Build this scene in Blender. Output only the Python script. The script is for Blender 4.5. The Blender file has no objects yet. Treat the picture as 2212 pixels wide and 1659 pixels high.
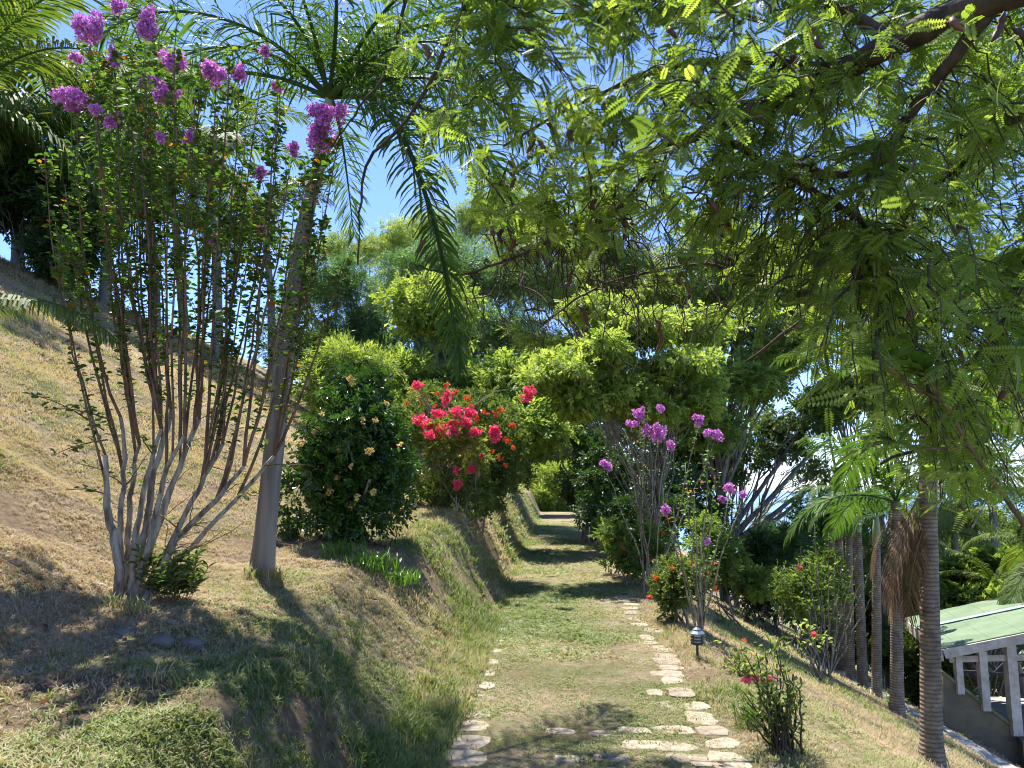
import bpy, math, random
import numpy as np
from mathutils import Vector, Matrix
R = math.radians
C = bpy.context.scene.collection
scn = bpy.context.scene

# ------------------------------------------------------------------ camera
CAMZ, PIT, YAW, FPX = 1.6, R(7.79), R(2.85), 1671.0
cd = bpy.data.cameras.new('camera'); cam = bpy.data.objects.new('camera', cd); C.objects.link(cam)
cam.location = (0, 0, CAMZ); cam.rotation_euler = (R(90) + PIT, 0, YAW)
cd.sensor_width = 36; cd.lens = 36 * FPX / 2212; cd.clip_start = .05; cd.clip_end = 60000
scn.camera = cam
# ------------------------------------------------------------------ light
SUN_EL, SUN_AZ = R(65), R(-22)            # azimuth measured from +Y towards +X
w = bpy.data.worlds.new('World'); scn.world = w; w.use_nodes = True
nt = w.node_tree; bg = nt.nodes['Background']
sky = nt.nodes.new('ShaderNodeTexSky'); sky.sky_type = 'NISHITA'; sky.sun_disc = False
sky.sun_elevation = SUN_EL; sky.sun_rotation = SUN_AZ; sky.air_density = 1.0; sky.dust_density = .1; sky.ozone_density = 5.5; sky.altitude = 1500
tn = nt.nodes.new('ShaderNodeMix'); tn.data_type = 'RGBA'; tn.blend_type = 'MULTIPLY'; tn.inputs[0].default_value = 1; tn.inputs[7].default_value = (.86, .86, 1.04, 1)
nt.links.new(sky.outputs[0], tn.inputs[6]); nt.links.new(tn.outputs[2], bg.inputs[0]); bg.inputs[1].default_value = .13
sl = bpy.data.lights.new('sun', 'SUN'); sl.energy = 5.0; sl.angle = R(.5); sl.color = (1, .955, .87)
so = bpy.data.objects.new('sun', sl); C.objects.link(so)
sd = Vector((math.sin(SUN_AZ) * math.cos(SUN_EL), math.cos(SUN_AZ) * math.cos(SUN_EL), math.sin(SUN_EL)))
so.rotation_euler = sd.to_track_quat('Z', 'Y').to_euler(); so.location = (0, 0, 30)
scn.view_settings.view_transform = 'Standard'; scn.view_settings.look = 'None'
scn.view_settings.exposure = 1.25; scn.view_settings.gamma = 1
cy = scn.cycles
cy.max_bounces = 8; cy.diffuse_bounces = 4; cy.glossy_bounces = 2; cy.transmission_bounces = 5; cy.transparent_max_bounces = 4
cy.use_denoising = True
cy.sample_clamp_indirect = 6; cy.pixel_filter_type = 'BLACKMAN_HARRIS'; cy.filter_width = 1.05

# ------------------------------------------------------------------ maths
_f = np.array([-math.sin(YAW) * math.cos(PIT), math.cos(YAW) * math.cos(PIT), math.sin(PIT)])
_r = np.array([math.cos(YAW), math.sin(YAW), 0.]); _u = np.cross(_r, _f)
CAM = np.array([0, 0, CAMZ])
def P(vx, vy, Y):
    d = _f * FPX + _r * (vx - 1106) + _u * (829.5 - vy)
    return CAM + d * (Y / d[1])
def smooth(t): t = np.clip(t, 0, 1); return t * t * (3 - 2 * t)
def hsh(i, j, s):
    n = (i.astype(np.int64) * 374761393 + j.astype(np.int64) * 668265263 + s * 1274126177) & 0x7fffffff
    n = ((n ^ (n >> 13)) * 1274126177) & 0x7fffffff
    return ((n ^ (n >> 16)) & 0xffff) / 65535.
def vn(x, y, s=0):
    x = np.asarray(x, float); y = np.asarray(y, float)
    i = np.floor(x); j = np.floor(y); u = smooth(x - i); v = smooth(y - j)
    i = i.astype(np.int64); j = j.astype(np.int64)
    a = hsh(i, j, s); b = hsh(i + 1, j, s); c = hsh(i, j + 1, s); d = hsh(i + 1, j + 1, s)
    return (a * (1 - u) + b * u) * (1 - v) + (c * (1 - u) + d * u) * v - .5
def fbm(x, y, s=0, o=4):
    t = 0; a = 1.
    for k in range(o): t = t + a * vn(x * 2 ** k + 7.3 * k, y * 2 ** k - 3.1 * k, s + k); a *= .5
    return t
WK = np.array([[6.2, 18.6], [6.6, 16.0], [7.15, 14.3], [7.7, 13.4], [9.2, 12.1]])   # walkway centre line
def seg_dist(x, y, pl):
    best = np.full(np.shape(x), 1e9); z = np.zeros(np.shape(x)); tt = 0
    for a, b in zip(pl[:-1], pl[1:]):
        d = b - a; L2 = d @ d; t = np.clip(((x - a[0]) * d[0] + (y - a[1]) * d[1]) / L2, 0, 1)
        px = a[0] + t * d[0]; py = a[1] + t * d[1]; q = np.hypot(x - px, y - py)
        m = q < best; best = np.where(m, q, best); z = np.where(m, -.5 * (px - 1.4), z)
    return best, z
def H(x, y):
    x = np.asarray(x, float); y = np.asarray(y, float); x, y = np.broadcast_arrays(x, y)
    foot = -.72 + .14 * fbm(y / 1.6, 0 * y, 11, 3)
    crest = -1.72 + .42 * vn(y / 1.5, 0 * y + .5, 21) + .22 * vn(y / .6, 0 * y, 5)
    bh = np.interp(y, [-5, 3, 6, 8, 12, 16, 30, 60], [.5, .64, .78, .9, 1.2, 1.4, 1.5, 1.5])
    t = np.clip((foot - x) / (foot - crest), 0, 1)
    st = np.interp(y, [4, 12], [1.0, .8])
    bank = bh * (smooth(t) ** st)
    d = np.maximum(crest - x, 0)
    rise = .09 * np.minimum(d, 1.1) + .56 * np.maximum(d - 1.1 + .35 * np.exp(-np.maximum(d - 1.1, 0) / .6) - .35, 0)
    dd = np.maximum(-14 - x, 0)
    k = np.clip(d - 10.5, 0, None)
    rise = rise - .5 * (k - 2.2 * (1 - np.exp(-k / 2.2)))
    hill = bank + rise * np.interp(y, [-5, 30, 80], [1, 1, .9])
    amp = smooth((foot - x) / 1.2)
    hill = hill + amp * (.10 * fbm(x / 1.1, y / 1.7, 31, 4) + .035 * fbm(x / .25, y / .25, 37, 2))
    right = -.5 * np.where(x > 1.4, np.sqrt((x - 1.4) ** 2 + .05) - .2236 + .0, 0)
    right = np.where(x > 14, right * 0 - .5 * 12.4 - .42 * (x - 14), right)
    amp2 = smooth((x - 1.15) / 1.0)
    right = right + amp2 * (.08 * fbm(x / 1.6, y / 1.6, 41, 4))
    z = np.where(x < 0, hill, right) + .012 * fbm(x / .5, y / .5, 51, 3) + .02 * fbm(x / 2.5, y / 2.5, 53, 2)
    q, zw = seg_dist(x, y, WK)
    wgt = smooth((1.0 - q) / .55); z = z * (1 - wgt) + (zw - .03) * wgt
    z = np.maximum(z, -58)
    return z
def soil(x, y):
    e = .06; gx = (H(x + e, y) - H(x - e, y)) / (2 * e); gy = (H(x, y + e) - H(x, y - e)) / (2 * e); g = np.hypot(gx, gy)
    a = smooth((g - .75) / .35) * smooth((fbm(x / .45, y / .45, 95, 3) - .05) * 3.5) * np.interp(y, [4.5, 8], [.08, 1]) * (x < -.6) * (x > -3)
    b = smooth((fbm(x / 1.0, y / .7, 96, 4) - .22) * 4) * .9
    return np.clip(a + b, 0, 1)
def Hs(x, y): return float(H(np.array([x]), np.array([y]))[0])
def gnd(vx, vy, lo=2.0, hi=60.):
    d = _f * FPX + _r * (vx - 1106) + _u * (829.5 - vy); ys = np.arange(lo, hi, .02)
    pts = CAM[None] + d[None] * (ys / d[1])[:, None]
    below = pts[:, 2] < H(pts[:, 0], pts[:, 1])
    k = int(np.argmax(below)) if below.any() else len(ys) - 1
    p = pts[k].copy(); p[2] = Hs(p[0], p[1]); return p
def nz(v): return v / np.maximum(np.linalg.norm(v, axis=-1, keepdims=True), 1e-9)
def frames(d, up):
    y = nz(d); x = nz(np.cross(y, up)); z = np.cross(x, y)
    return np.stack([x, y, z], -1)

# ------------------------------------------------------------------ mesh accumulation
class MB:
    def __init__(s): s.v = []; s.q = []; s.t = []; s.r = []; s.n = 0; s.ng = []
    def add(s, v, q=None, t=None, rnd=.5):
        v = np.asarray(v, float).reshape(-1, 3)
        s.v.append(v); s.r.append(np.broadcast_to(np.asarray(rnd, float), (len(v),)))
        if q is not None and len(q): s.q.append(np.asarray(q, np.int64) + s.n)
        if t is not None and len(t): s.t.append(np.asarray(t, np.int64) + s.n)
        s.n += len(v)
    def inst(s, tm, pos, rot, sc, rnd):
        tv, q, t = tm; n = len(pos); k = len(tv)
        if n == 0: return
        sc = np.asarray(sc, float)
        if sc.ndim == 1: sc = sc[:, None]
        loc = tv[None] * sc[:, None, :]
        v = np.einsum('nij,nkj->nki', rot, loc) + pos[:, None]
        off = (np.arange(n) * k)[:, None, None]
        s.add(v.reshape(-1, 3), (q[None] + off).reshape(-1, 4) if q is not None else None,
              (t[None] + off).reshape(-1, 3) if t is not None else None, np.repeat(rnd, k))
    def tube(s, pts, rad, n=6, rnd=.5, cap=True):
        pts = np.asarray(pts, float); m = len(pts); rad = np.broadcast_to(np.asarray(rad, float), (m,))
        tg = nz(np.gradient(pts, axis=0)); ref = np.array([0, 0, 1.]) if abs(tg[0, 2]) < .8 else np.array([1., 0, 0])
        u = nz(np.cross(tg, ref)); w_ = np.cross(tg, u)
        a = np.arange(n) * 2 * math.pi / n
        v = pts[:, None] + rad[:, None, None] * (np.cos(a)[None, :, None] * u[:, None] + np.sin(a)[None, :, None] * w_[:, None])
        i = np.arange(m - 1)[:, None] * n; j = np.arange(n)[None]; j2 = (j + 1) % n
        q = np.stack([i + j, i + j2, i + n + j2, i + n + j], -1).reshape(-1, 4)
        tr = None
        v = v.reshape(-1, 3)
        if cap:
            v = np.vstack([v, pts[-1] + tg[-1] * rad[-1] * .5, pts[0] - tg[0] * rad[0] * .3]); b = (m - 1) * n
            tr = [(b + k, b + (k + 1) % n, m * n) for k in range(n)] + [((k + 1) % n, k, m * n + 1) for k in range(n)]
        s.add(v, q, tr, rnd)
    def box(s, c, size, rot=None, rnd=.5):
        x, y, z = [k / 2 for k in size]
        v = np.array([(a * x, b * y, d * z) for a in (-1, 1) for b in (-1, 1) for d in (-1, 1)], float)
        if rot is not None: v = v @ np.asarray(rot).T
        s.add(v + np.asarray(c), [(0, 1, 3, 2), (4, 6, 7, 5), (0, 4, 5, 1), (2, 3, 7, 6), (0, 2, 6, 4), (1, 5, 7, 3)], None, rnd)
    def beam(s, a, b, wd, ht, rnd=.5):
        a = np.asarray(a, float); b = np.asarray(b, float); d = b - a; L = np.linalg.norm(d)
        up = np.array([0, 0, 1.]) if abs(d[2]) / L < .98 else np.array([0, 1., 0])
        s.box((a + b) / 2, (wd, L, ht), frames(d, up), rnd)
    def mesh(s, name, mat, smooth_=True):
        me = bpy.data.meshes.new(name)
        v = np.concatenate(s.v) if s.v else np.zeros((0, 3))
        q = np.concatenate(s.q) if s.q else np.zeros((0, 4), int); t = np.concatenate(s.t) if s.t else np.zeros((0, 3), int)
        me.vertices.add(len(v)); me.vertices.foreach_set('co', v.astype(np.float32).ravel())
        li = np.concatenate([q.ravel(), t.ravel()]).astype(np.int32)
        me.loops.add(len(li)); me.loops.foreach_set('vertex_index', li)
        nf = len(q) + len(t); me.polygons.add(nf)
        st = np.concatenate([np.arange(len(q)) * 4, len(q) * 4 + np.arange(len(t)) * 3]).astype(np.int32)
        me.polygons.foreach_set('loop_start', st)
        me.polygons.foreach_set('use_smooth', np.full(nf, smooth_, bool))
        at = me.attributes.new('rnd', 'FLOAT', 'POINT'); at.data.foreach_set('value', np.concatenate(s.r).astype(np.float32))
        me.update(calc_edges=True); me.materials.append(mat)
        return me
    def build(s, name, mat, parent=None, smooth_=True):
        # world-space geometry; a child is kept relative to its parent's origin
        if parent is not None:
            o0 = np.array(parent['_w']); s.v = [a - o0 for a in s.v]
        o = bpy.data.objects.new(name, s.mesh(name, mat, smooth_)); C.objects.link(o)
        if parent is not None:
            o.parent = parent; o['_w'] = parent['_w']
        else: o['_w'] = (0., 0., 0.)
        return o
def tag(o, label=None, cat=None, group=None, kind=None):
    if label: o['label'] = label
    if cat: o['category'] = cat
    if group: o['group'] = group
    if kind: o['kind'] = kind
    return o
def thing(name, loc, label, cat, group=None):
    o = bpy.data.objects.new(name, None); C.objects.link(o); o.location = [float(a) for a in loc]; o.empty_display_size = .2
    o['_w'] = tuple(float(a) for a in loc)
    return tag(o, label, cat, group)

# ------------------------------------------------------------------ materials
def nodes(name):
    m = bpy.data.materials.new(name); m.use_nodes = True; n = m.node_tree
    return m, n, n.nodes['Principled BSDF'], n.nodes['Material Output']
def ramp(n, stops, interp='LINEAR'):
    r = n.nodes.new('ShaderNodeValToRGB'); r.color_ramp.interpolation = interp
    e = r.color_ramp.elements
    while len(e) < len(stops): e.new(.5)
    for k, (p, c) in enumerate(stops): e[k].position = p; e[k].color = (*c, 1)
    return r
def leafmat(name, stops, trans=.35, rough=.45, tint=(1.25, 1.35, .5), spec=.5):
    m, n, b, out = nodes(name)
    a = n.nodes.new('ShaderNodeAttribute'); a.attribute_name = 'rnd'
    r = ramp(n, stops); n.links.new(a.outputs['Fac'], r.inputs[0])
    n.links.new(r.outputs[0], b.inputs['Base Color']); b.inputs['Roughness'].default_value = rough
    b.inputs['Specular IOR Level'].default_value = spec
    if trans > 0:
        tr = n.nodes.new('ShaderNodeBsdfTranslucent'); mx = n.nodes.new('ShaderNodeMixShader'); mm = n.nodes.new('ShaderNodeMix')
        mm.data_type = 'RGBA'; mm.blend_type = 'MULTIPLY'; mm.inputs[0].default_value = 1; mm.inputs[7].default_value = (*tint, 1)
        n.links.new(r.outputs[0], mm.inputs[6]); n.links.new(mm.outputs[2], tr.inputs[0])
        mx.inputs[0].default_value = trans
        n.links.new(b.outputs[0], mx.inputs[1]); n.links.new(tr.outputs[0], mx.inputs[2]); n.links.new(mx.outputs[0], out.inputs[0])
    return m
def G(s, *c): return [(i / (len(c) - 1), tuple(k * s for k in q)) for i, q in enumerate(c)]
M = {}
M['myrtle'] = leafmat('myrtle_leaf', [(0, (.04, .09, .018)), (.5, (.08, .165, .03)), (.9, (.14, .25, .04)), (.955, (.16, .26, .04)), (.97, (.5, .22, .03)), (1, (.45, .06, .02))], .45)
M['tamarind'] = leafmat('tamarind_leaf', G(1, (.06, .1, .022), (.13, .2, .035), (.22, .3, .052), (.36, .43, .085)), .52, .5, (1.5, 1.55, .75), .35)
M['bright'] = leafmat('bright_leaf', G(1, (.08, .13, .03), (.18, .26, .05), (.3, .38, .08), (.4, .46, .11)), .52, .5, (1.35, 1.35, .8), .3)
M['mid'] = leafmat('mid_leaf', G(1, (.05, .085, .022), (.1, .15, .035), (.17, .22, .055)), .45, .45, (1.3, 1.35, .7), .35)
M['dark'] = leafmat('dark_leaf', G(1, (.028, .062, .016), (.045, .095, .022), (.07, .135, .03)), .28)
M['blue'] = leafmat('casuarina_leaf', G(1, (.07, .13, .045), (.12, .2, .07), (.18, .28, .09)), .45, .5, (1.1, 1.3, .7))
M['glossy'] = leafmat('glossy_leaf', G(1, (.025, .06, .014), (.045, .1, .02), (.08, .17, .03)), .25, .28)
M['palm'] = leafmat('palm_leaf', G(1, (.045, .095, .018), (.07, .145, .025), (.11, .19, .035)), .38, .55, (1.3, 1.3, .5), .3)
M['coconut'] = leafmat('coconut_leaf', [(0, (.06, .11, .022)), (.6, (.11, .17, .035)), (.9, (.2, .24, .05)), (1, (.4, .34, .07))], .4, .6, (1.3, 1.3, .5), .3)
M['deadpalm'] = leafmat('dead_frond', G(1, (.12, .07, .035), (.2, .12, .06), (.3, .2, .11)), .1, .7, (1, .9, .7))
M['longleaf'] = leafmat('long_leaf', G(1, (.06, .13, .025), (.1, .2, .035), (.15, .27, .05)), .4, .3)
M['red'] = leafmat('bougainvillea_bract', G(1, (.6, .035, .1), (.82, .06, .19), (.88, .11, .25), (.9, .28, .36)), .4, .6, (1.1, .9, .9))
M['orange'] = leafmat('orange_petal', G(1, (.6, .06, .015), (.75, .1, .02), (.8, .16, .04)), .35, .6, (1.1, .9, .9))
M['yellow'] = leafmat('yellow_petal', G(1, (.6, .42, .12), (.75, .6, .2), (.8, .7, .36)), .3, .6, (1.1, 1, .9))
M['purple'] = leafmat('myrtle_petal', G(1, (.4, .1, .37), (.58, .2, .55), (.72, .33, .68), (.8, .48, .76)), .35, .6, (1.1, .9, 1.1))
M['seedpod'] = leafmat('seed_pod', G(1, (.05, .02, .01), (.11, .045, .022), (.16, .07, .035)), 0, .6)
M['grass'] = leafmat('grass_blade', [(0, (.5, .38, .27)), (.28, (.46, .37, .24)), (.42, (.4, .37, .19)), (.6, (.29, .31, .115)), (.8, (.2, .26, .075)), (1, (.12, .18, .045))], .35, .6, (1.15, 1.15, .7), .3)
M['litter'] = leafmat('dry_leaf', [(0, (.12, .07, .04)), (.5, (.3, .16, .08)), (.8, (.45, .25, .1)), (1, (.5, .07, .04))], .15, .6, (1, .9, .8))
def barkmat(name, c1, c2, scale=12., rough=.85, bump=.5, stretch=(1, 1, .25)):
    m, n, b, out = nodes(name)
    tc = n.nodes.new('ShaderNodeTexCoord'); mp = n.nodes.new('ShaderNodeMapping'); mp.inputs['Scale'].default_value = stretch
    no = n.nodes.new('ShaderNodeTexNoise'); no.inputs['Scale'].default_value = scale; no.inputs['Detail'].default_value = 6
    n.links.new(tc.outputs['Object'], mp.inputs[0]); n.links.new(mp.outputs[0], no.inputs[0])
    r = ramp(n, [(.35, c1), (.62, c2)]); n.links.new(no.outputs['Fac'], r.inputs[0]); n.links.new(r.outputs[0], b.inputs['Base Color'])
    bp = n.nodes.new('ShaderNodeBump'); bp.inputs['Strength'].default_value = bump; bp.inputs['Distance'].default_value = .02
    n.links.new(no.outputs['Fac'], bp.inputs['Height']); n.links.new(bp.outputs[0], b.inputs['Normal'])
    b.inputs['Roughness'].default_value = rough; b.inputs['Specular IOR Level'].default_value = .25
    return m
M['bark'] = barkmat('grey_bark', (.12, .1, .075), (.3, .27, .22))
M['bark_dark'] = barkmat('dark_bark', (.04, .03, .022), (.1, .075, .05))
M['bark_myrtle'] = barkmat('myrtle_bark', (.13, .1, .07), (.42, .36, .27), 26)
M['shoot'] = barkmat('reddish_shoot', (.1, .06, .035), (.24, .15, .09), 20)
M['bark_palmgrey'] = barkmat('smooth_grey_palm_bark', (.13, .115, .1), (.24, .22, .195), 14, .8, .3, (1, 1, .12))
M['crownshaft'] = barkmat('crownshaft_green', (.2, .25, .12), (.36, .4, .22), 8, .5, .1, (1, 1, .1))
def ringmat():
    m, n, b, out = nodes('ringed_palm_bark')
    tc = n.nodes.new('ShaderNodeTexCoord')
    no = n.nodes.new('ShaderNodeTexNoise'); no.inputs['Scale'].default_value = 9; no.inputs['Detail'].default_value = 5
    n.links.new(tc.outputs['Object'], no.inputs[0])
    wv = n.nodes.new('ShaderNodeTexWave'); wv.bands_direction = 'Z'; wv.inputs['Scale'].default_value = 7.5
    wv.inputs['Distortion'].default_value = 2.2; wv.inputs['Detail'].default_value = 3; wv.inputs['Detail Scale'].default_value = 2.5
    n.links.new(tc.outputs['Object'], wv.inputs[0])
    r1 = ramp(n, [(.3, (.13, .1, .075)), (.7, (.31, .26, .2))]); n.links.new(no.outputs['Fac'], r1.inputs[0])
    r2 = ramp(n, [(.0, (.5, .46, .42)), (.3, (.9, .9, .9)), (1, (1, 1, 1))]); n.links.new(wv.outputs['Fac'], r2.inputs[0])
    mm = n.nodes.new('ShaderNodeMix'); mm.data_type = 'RGBA'; mm.blend_type = 'MULTIPLY'; mm.inputs[0].default_value = 1
    n.links.new(r1.outputs[0], mm.inputs[6]); n.links.new(r2.outputs[0], mm.inputs[7]); n.links.new(mm.outputs[2], b.inputs['Base Color'])
    bp = n.nodes.new('ShaderNodeBump'); bp.inputs['Strength'].default_value = .5; bp.inputs['Distance'].default_value = .01
    n.links.new(wv.outputs['Fac'], bp.inputs['Height']); n.links.new(bp.outputs[0], b.inputs['Normal'])
    b.inputs['Roughness'].default_value = .9
    return m
M['ring'] = ringmat()
def plain(name, c, rough=.6, c2=None, scale=6, metal=0, bump=0., detail=6):
    m, n, b, out = nodes(name); b.inputs['Roughness'].default_value = rough; b.inputs['Metallic'].default_value = metal
    c2 = c2 or tuple(k * .75 for k in c)
    tc = n.nodes.new('ShaderNodeTexCoord'); no = n.nodes.new('ShaderNodeTexNoise'); no.inputs['Scale'].default_value = scale; no.inputs['Detail'].default_value = detail
    no.inputs['Roughness'].default_value = .65
    n.links.new(tc.outputs['Object'], no.inputs[0]); r = ramp(n, [(.38, c2), (.62, c)]); n.links.new(no.outputs['Fac'], r.inputs[0])
    n.links.new(r.outputs[0], b.inputs['Base Color'])
    if bump:
        bp = n.nodes.new('ShaderNodeBump'); bp.inputs['Strength'].default_value = bump; bp.inputs['Distance'].default_value = .02
        n.links.new(no.outputs['Fac'], bp.inputs['Height']); n.links.new(bp.outputs[0], b.inputs['Normal'])
    return m
M['stone'] = plain('path_stone', (.4, .335, .25), .92, (.25, .19, .13), 13, bump=.6)
def objvar(m, lo=.65):
    n = m.node_tree; b = n.nodes['Principled BSDF']; l = b.inputs['Base Color'].links[0]; src = l.from_socket
    oi = n.nodes.new('ShaderNodeObjectInfo'); mr = n.nodes.new('ShaderNodeMapRange'); mr.inputs[3].default_value = lo; mr.inputs[4].default_value = 1.12
    mm = n.nodes.new('ShaderNodeMix'); mm.data_type = 'RGBA'; mm.blend_type = 'MULTIPLY'; mm.inputs[0].default_value = 1
    n.links.new(oi.outputs['Random'], mr.inputs[0]); n.links.new(src, mm.inputs[6]); n.links.new(mr.outputs[0], mm.inputs[7]); n.links.new(mm.outputs[2], b.inputs['Base Color'])
objvar(M['stone'])
M['rock'] = plain('garden_rock', (.17, .155, .13), .9, (.08, .07, .055), 7, bump=.8)
M['concrete'] = plain('walk_concrete', (.42, .4, .36), .9, (.27, .25, .22), 3, bump=.3)
M['wallpaint'] = plain('brown_wall_paint', (.2, .17, .11), .85, (.13, .115, .075), 2.5, bump=.2)
M['cap'] = plain('mossy_wall_cap', (.2, .21, .11), .9, (.1, .12, .05), 5, bump=.4)
M['white'] = plain('white_paint', (.55, .52, .46), .7, (.36, .33, .28), 5)
M['roofgreen'] = plain('green_roof_paint', (.155, .22, .12), .6, (.1, .155, .08), 1.7)
M['rooflight'] = plain('pale_blue_roof_sheet', (.5, .75, .82), .4, (.42, .66, .74), 3)
M['railing'] = plain('dark_rail_paint', (.045, .045, .055), .5, (.03, .03, .035), 6)
M['lamp'] = plain('black_lamp_metal', (.03, .033, .038), .4, (.02, .022, .024), 10)
M['lampcap'] = plain('blue_grey_lamp_cap', (.13, .19, .24), .35, (.09, .13, .17), 10)
M['lampglass'] = plain('lamp_glass', (.55, .58, .5), .25, (.45, .48, .4), 10)
M['water'] = plain('sea_water', (.09, .2, .32), .22, (.07, .17, .29), .01, bump=0)
def groundmat(name, pathy=False):
    m, n, b, out = nodes(name)
    g = n.nodes.new('ShaderNodeNewGeometry'); L = n.links.new
    def noise(s, d=6, r=.6):
        k = n.nodes.new('ShaderNodeTexNoise'); k.inputs['Scale'].default_value = s; k.inputs['Detail'].default_value = d; k.inputs['Roughness'].default_value = r
        L(g.outputs['Position'], k.inputs[0]); return k
    def mix(f, a, c_):
        k = n.nodes.new('ShaderNodeMix'); k.data_type = 'RGBA'; L(f, k.inputs[0]); L(a, k.inputs[6]); L(c_, k.inputs[7]); return k.outputs[2]
    n1 = noise(.9); n2 = noise(14, 8, .75); n3 = noise(60, 5, .8); n4 = noise(.35, 3)
    straw = ramp(n, [(.3, (.18, .13, .085)), (.5, (.37, .285, .19)), (.72, (.52, .42, .3))]); L(n2.outputs['Fac'], straw.inputs[0])
    green = ramp(n, [(.3, (.07, .075, .03)), (.55, (.16, .17, .06)), (.75, (.27, .27, .12))]); L(n3.outputs['Fac'], green.inputs[0])
    sel = ramp(n, [(.44, (0, 0, 0)), (.6, (1, 1, 1))] if not pathy else [(.42, (0, 0, 0)), (.62, (1, 1, 1))]); L(n1.outputs['Fac'], sel.inputs[0])
    col = mix(sel.outputs[0], straw.outputs[0], green.outputs[0])
    soil = ramp(n, [(.35, (.13, .085, .05)), (.65, (.3, .22, .14))]); L(n2.outputs['Fac'], soil.inputs[0])
    at = n.nodes.new('ShaderNodeAttribute'); at.attribute_name = 'rnd'
    mu = n.nodes.new('ShaderNodeMath'); mu.operation = 'MULTIPLY'; L(at.outputs['Fac'], mu.inputs[0]); mu.inputs[1].default_value = .9
    col = mix(mu.outputs[0], col, soil.outputs[0])
    L(col, b.inputs['Base Color']); b.inputs['Roughness'].default_value = .95; b.inputs['Specular IOR Level'].default_value = .1
    ad = n.nodes.new('ShaderNodeMath'); ad.operation = 'ADD'; L(n2.outputs['Fac'], ad.inputs[0]); L(n3.outputs['Fac'], ad.inputs[1])
    bp = n.nodes.new('ShaderNodeBump'); bp.inputs['Strength'].default_value = .9; bp.inputs['Distance'].default_value = .04
    L(ad.outputs[0], bp.inputs['Height']); L(bp.outputs[0], b.inputs['Normal'])
    return m
M['ground'] = groundmat('hillside_ground'); M['path'] = groundmat('worn_path_ground', True)

# ------------------------------------------------------------------ setting
def grid_sheet(xs, ys, zf, name, mat):
    X, Y = np.meshgrid(xs, ys, indexing='ij'); Z = zf(X, Y)
    nx, ny = X.shape; i = np.arange(nx - 1)[:, None] * ny; j = np.arange(ny - 1)[None]
    q = np.stack([i + j, i + ny + j, i + ny + j + 1, i + j + 1], -1).reshape(-1, 4)
    mb = MB(); mb.add(np.stack([X, Y, Z], -1), q, None, soil(X, Y).ravel()); return mb.build(name, mat)
xs = np.concatenate([np.linspace(-130, -30, 20)[:-1], np.linspace(-30, -10, 60)[:-1], np.linspace(-10, -3, 90)[:-1], np.linspace(-3, -.4, 90)[:-1],
                     np.linspace(-.4, 1.2, 24)[:-1], np.linspace(1.2, 12, 150)[:-1], np.linspace(12, 30, 40)[:-1], np.linspace(30, 170, 40)])
ys = np.concatenate([np.linspace(-40, 0, 30)[:-1], np.linspace(0, 16, 420)[:-1], np.linspace(16, 30, 150)[:-1], np.linspace(30, 70, 80)[:-1], np.linspace(70, 400, 60)])
tag(grid_sheet(xs, ys, H, 'ground', M['ground']), 'dry grassy hillside falling from the left bank to the right slope', None, None, 'structure')
def edgeL(y): return -.62 + .07 * fbm(y / .7, 0 * y, 61, 3)
def edgeR(y): return 1.13 + .10 * fbm(y / .7, 0 * y + 4, 67, 3) + np.interp(y, [0, 18, 60], [0, .05, .1])
ys2 = np.concatenate([np.linspace(-3, 14, 240), np.linspace(14, 70, 160)[1:]]); ts = np.linspace(0, 1, 26)
mb = MB(); Yg, Tg = np.meshgrid(ys2, ts, indexing='ij'); Xg = edgeL(Yg) * (1 - Tg) + edgeR(Yg) * Tg
Zg = H(Xg, Yg) + .006
i = np.arange(len(ys2) - 1)[:, None] * 26; j = np.arange(25)[None]
mb.add(np.stack([Xg, Yg, Zg], -1), np.stack([i + j, i + j + 1, i + 27 + j, i + 26 + j], -1).reshape(-1, 4), None, (.7 * smooth((fbm(Xg / .5, Yg / .6, 97, 3) - .05) * 3)).ravel())
tag(mb.build('path', M['path']), 'straight worn grass path running away between the bank and the slope', None, None, 'structure')
mb = MB(); mb.add([(-30000, -500, -57), (60000, -500, -57), (60000, 50000, -57), (-30000, 50000, -57)], [(0, 1, 2, 3)])
tag(mb.build('sea_water', M['water']), 'calm blue sea far below the slope', None, None, 'structure')
# concrete walkway dropping in front of the pavilion
mb = MB(); pts = []
for a, b in zip(WK[:-1], WK[1:]):
    for t in np.linspace(0, 1, 12, endpoint=False): pts.append(a + (b - a) * t)
pts = np.array(pts); tg = nz(np.gradient(pts, axis=0)); nn = np.stack([-tg[:, 1], tg[:, 0]], -1)
zc = -.5 * (pts[:, 0] - 1.4) + .03
rows = [np.column_stack([pts + nn * s, zc + dz]) for s, dz in ((-.36, -.15), (-.36, 0), (.36, 0), (.36, -.15))]
V = np.stack(rows, 1).reshape(-1, 3); i = np.arange(len(pts) - 1)[:, None] * 4; j = np.arange(3)[None]
mb.add(V, np.stack([i + j, i + j + 1, i + 5 + j, i + 4 + j], -1).reshape(-1, 4))
tag(mb.build('walkway', M['concrete'], smooth_=False), 'narrow concrete walkway dropping past the ringed palms', None, None, 'structure')

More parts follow.
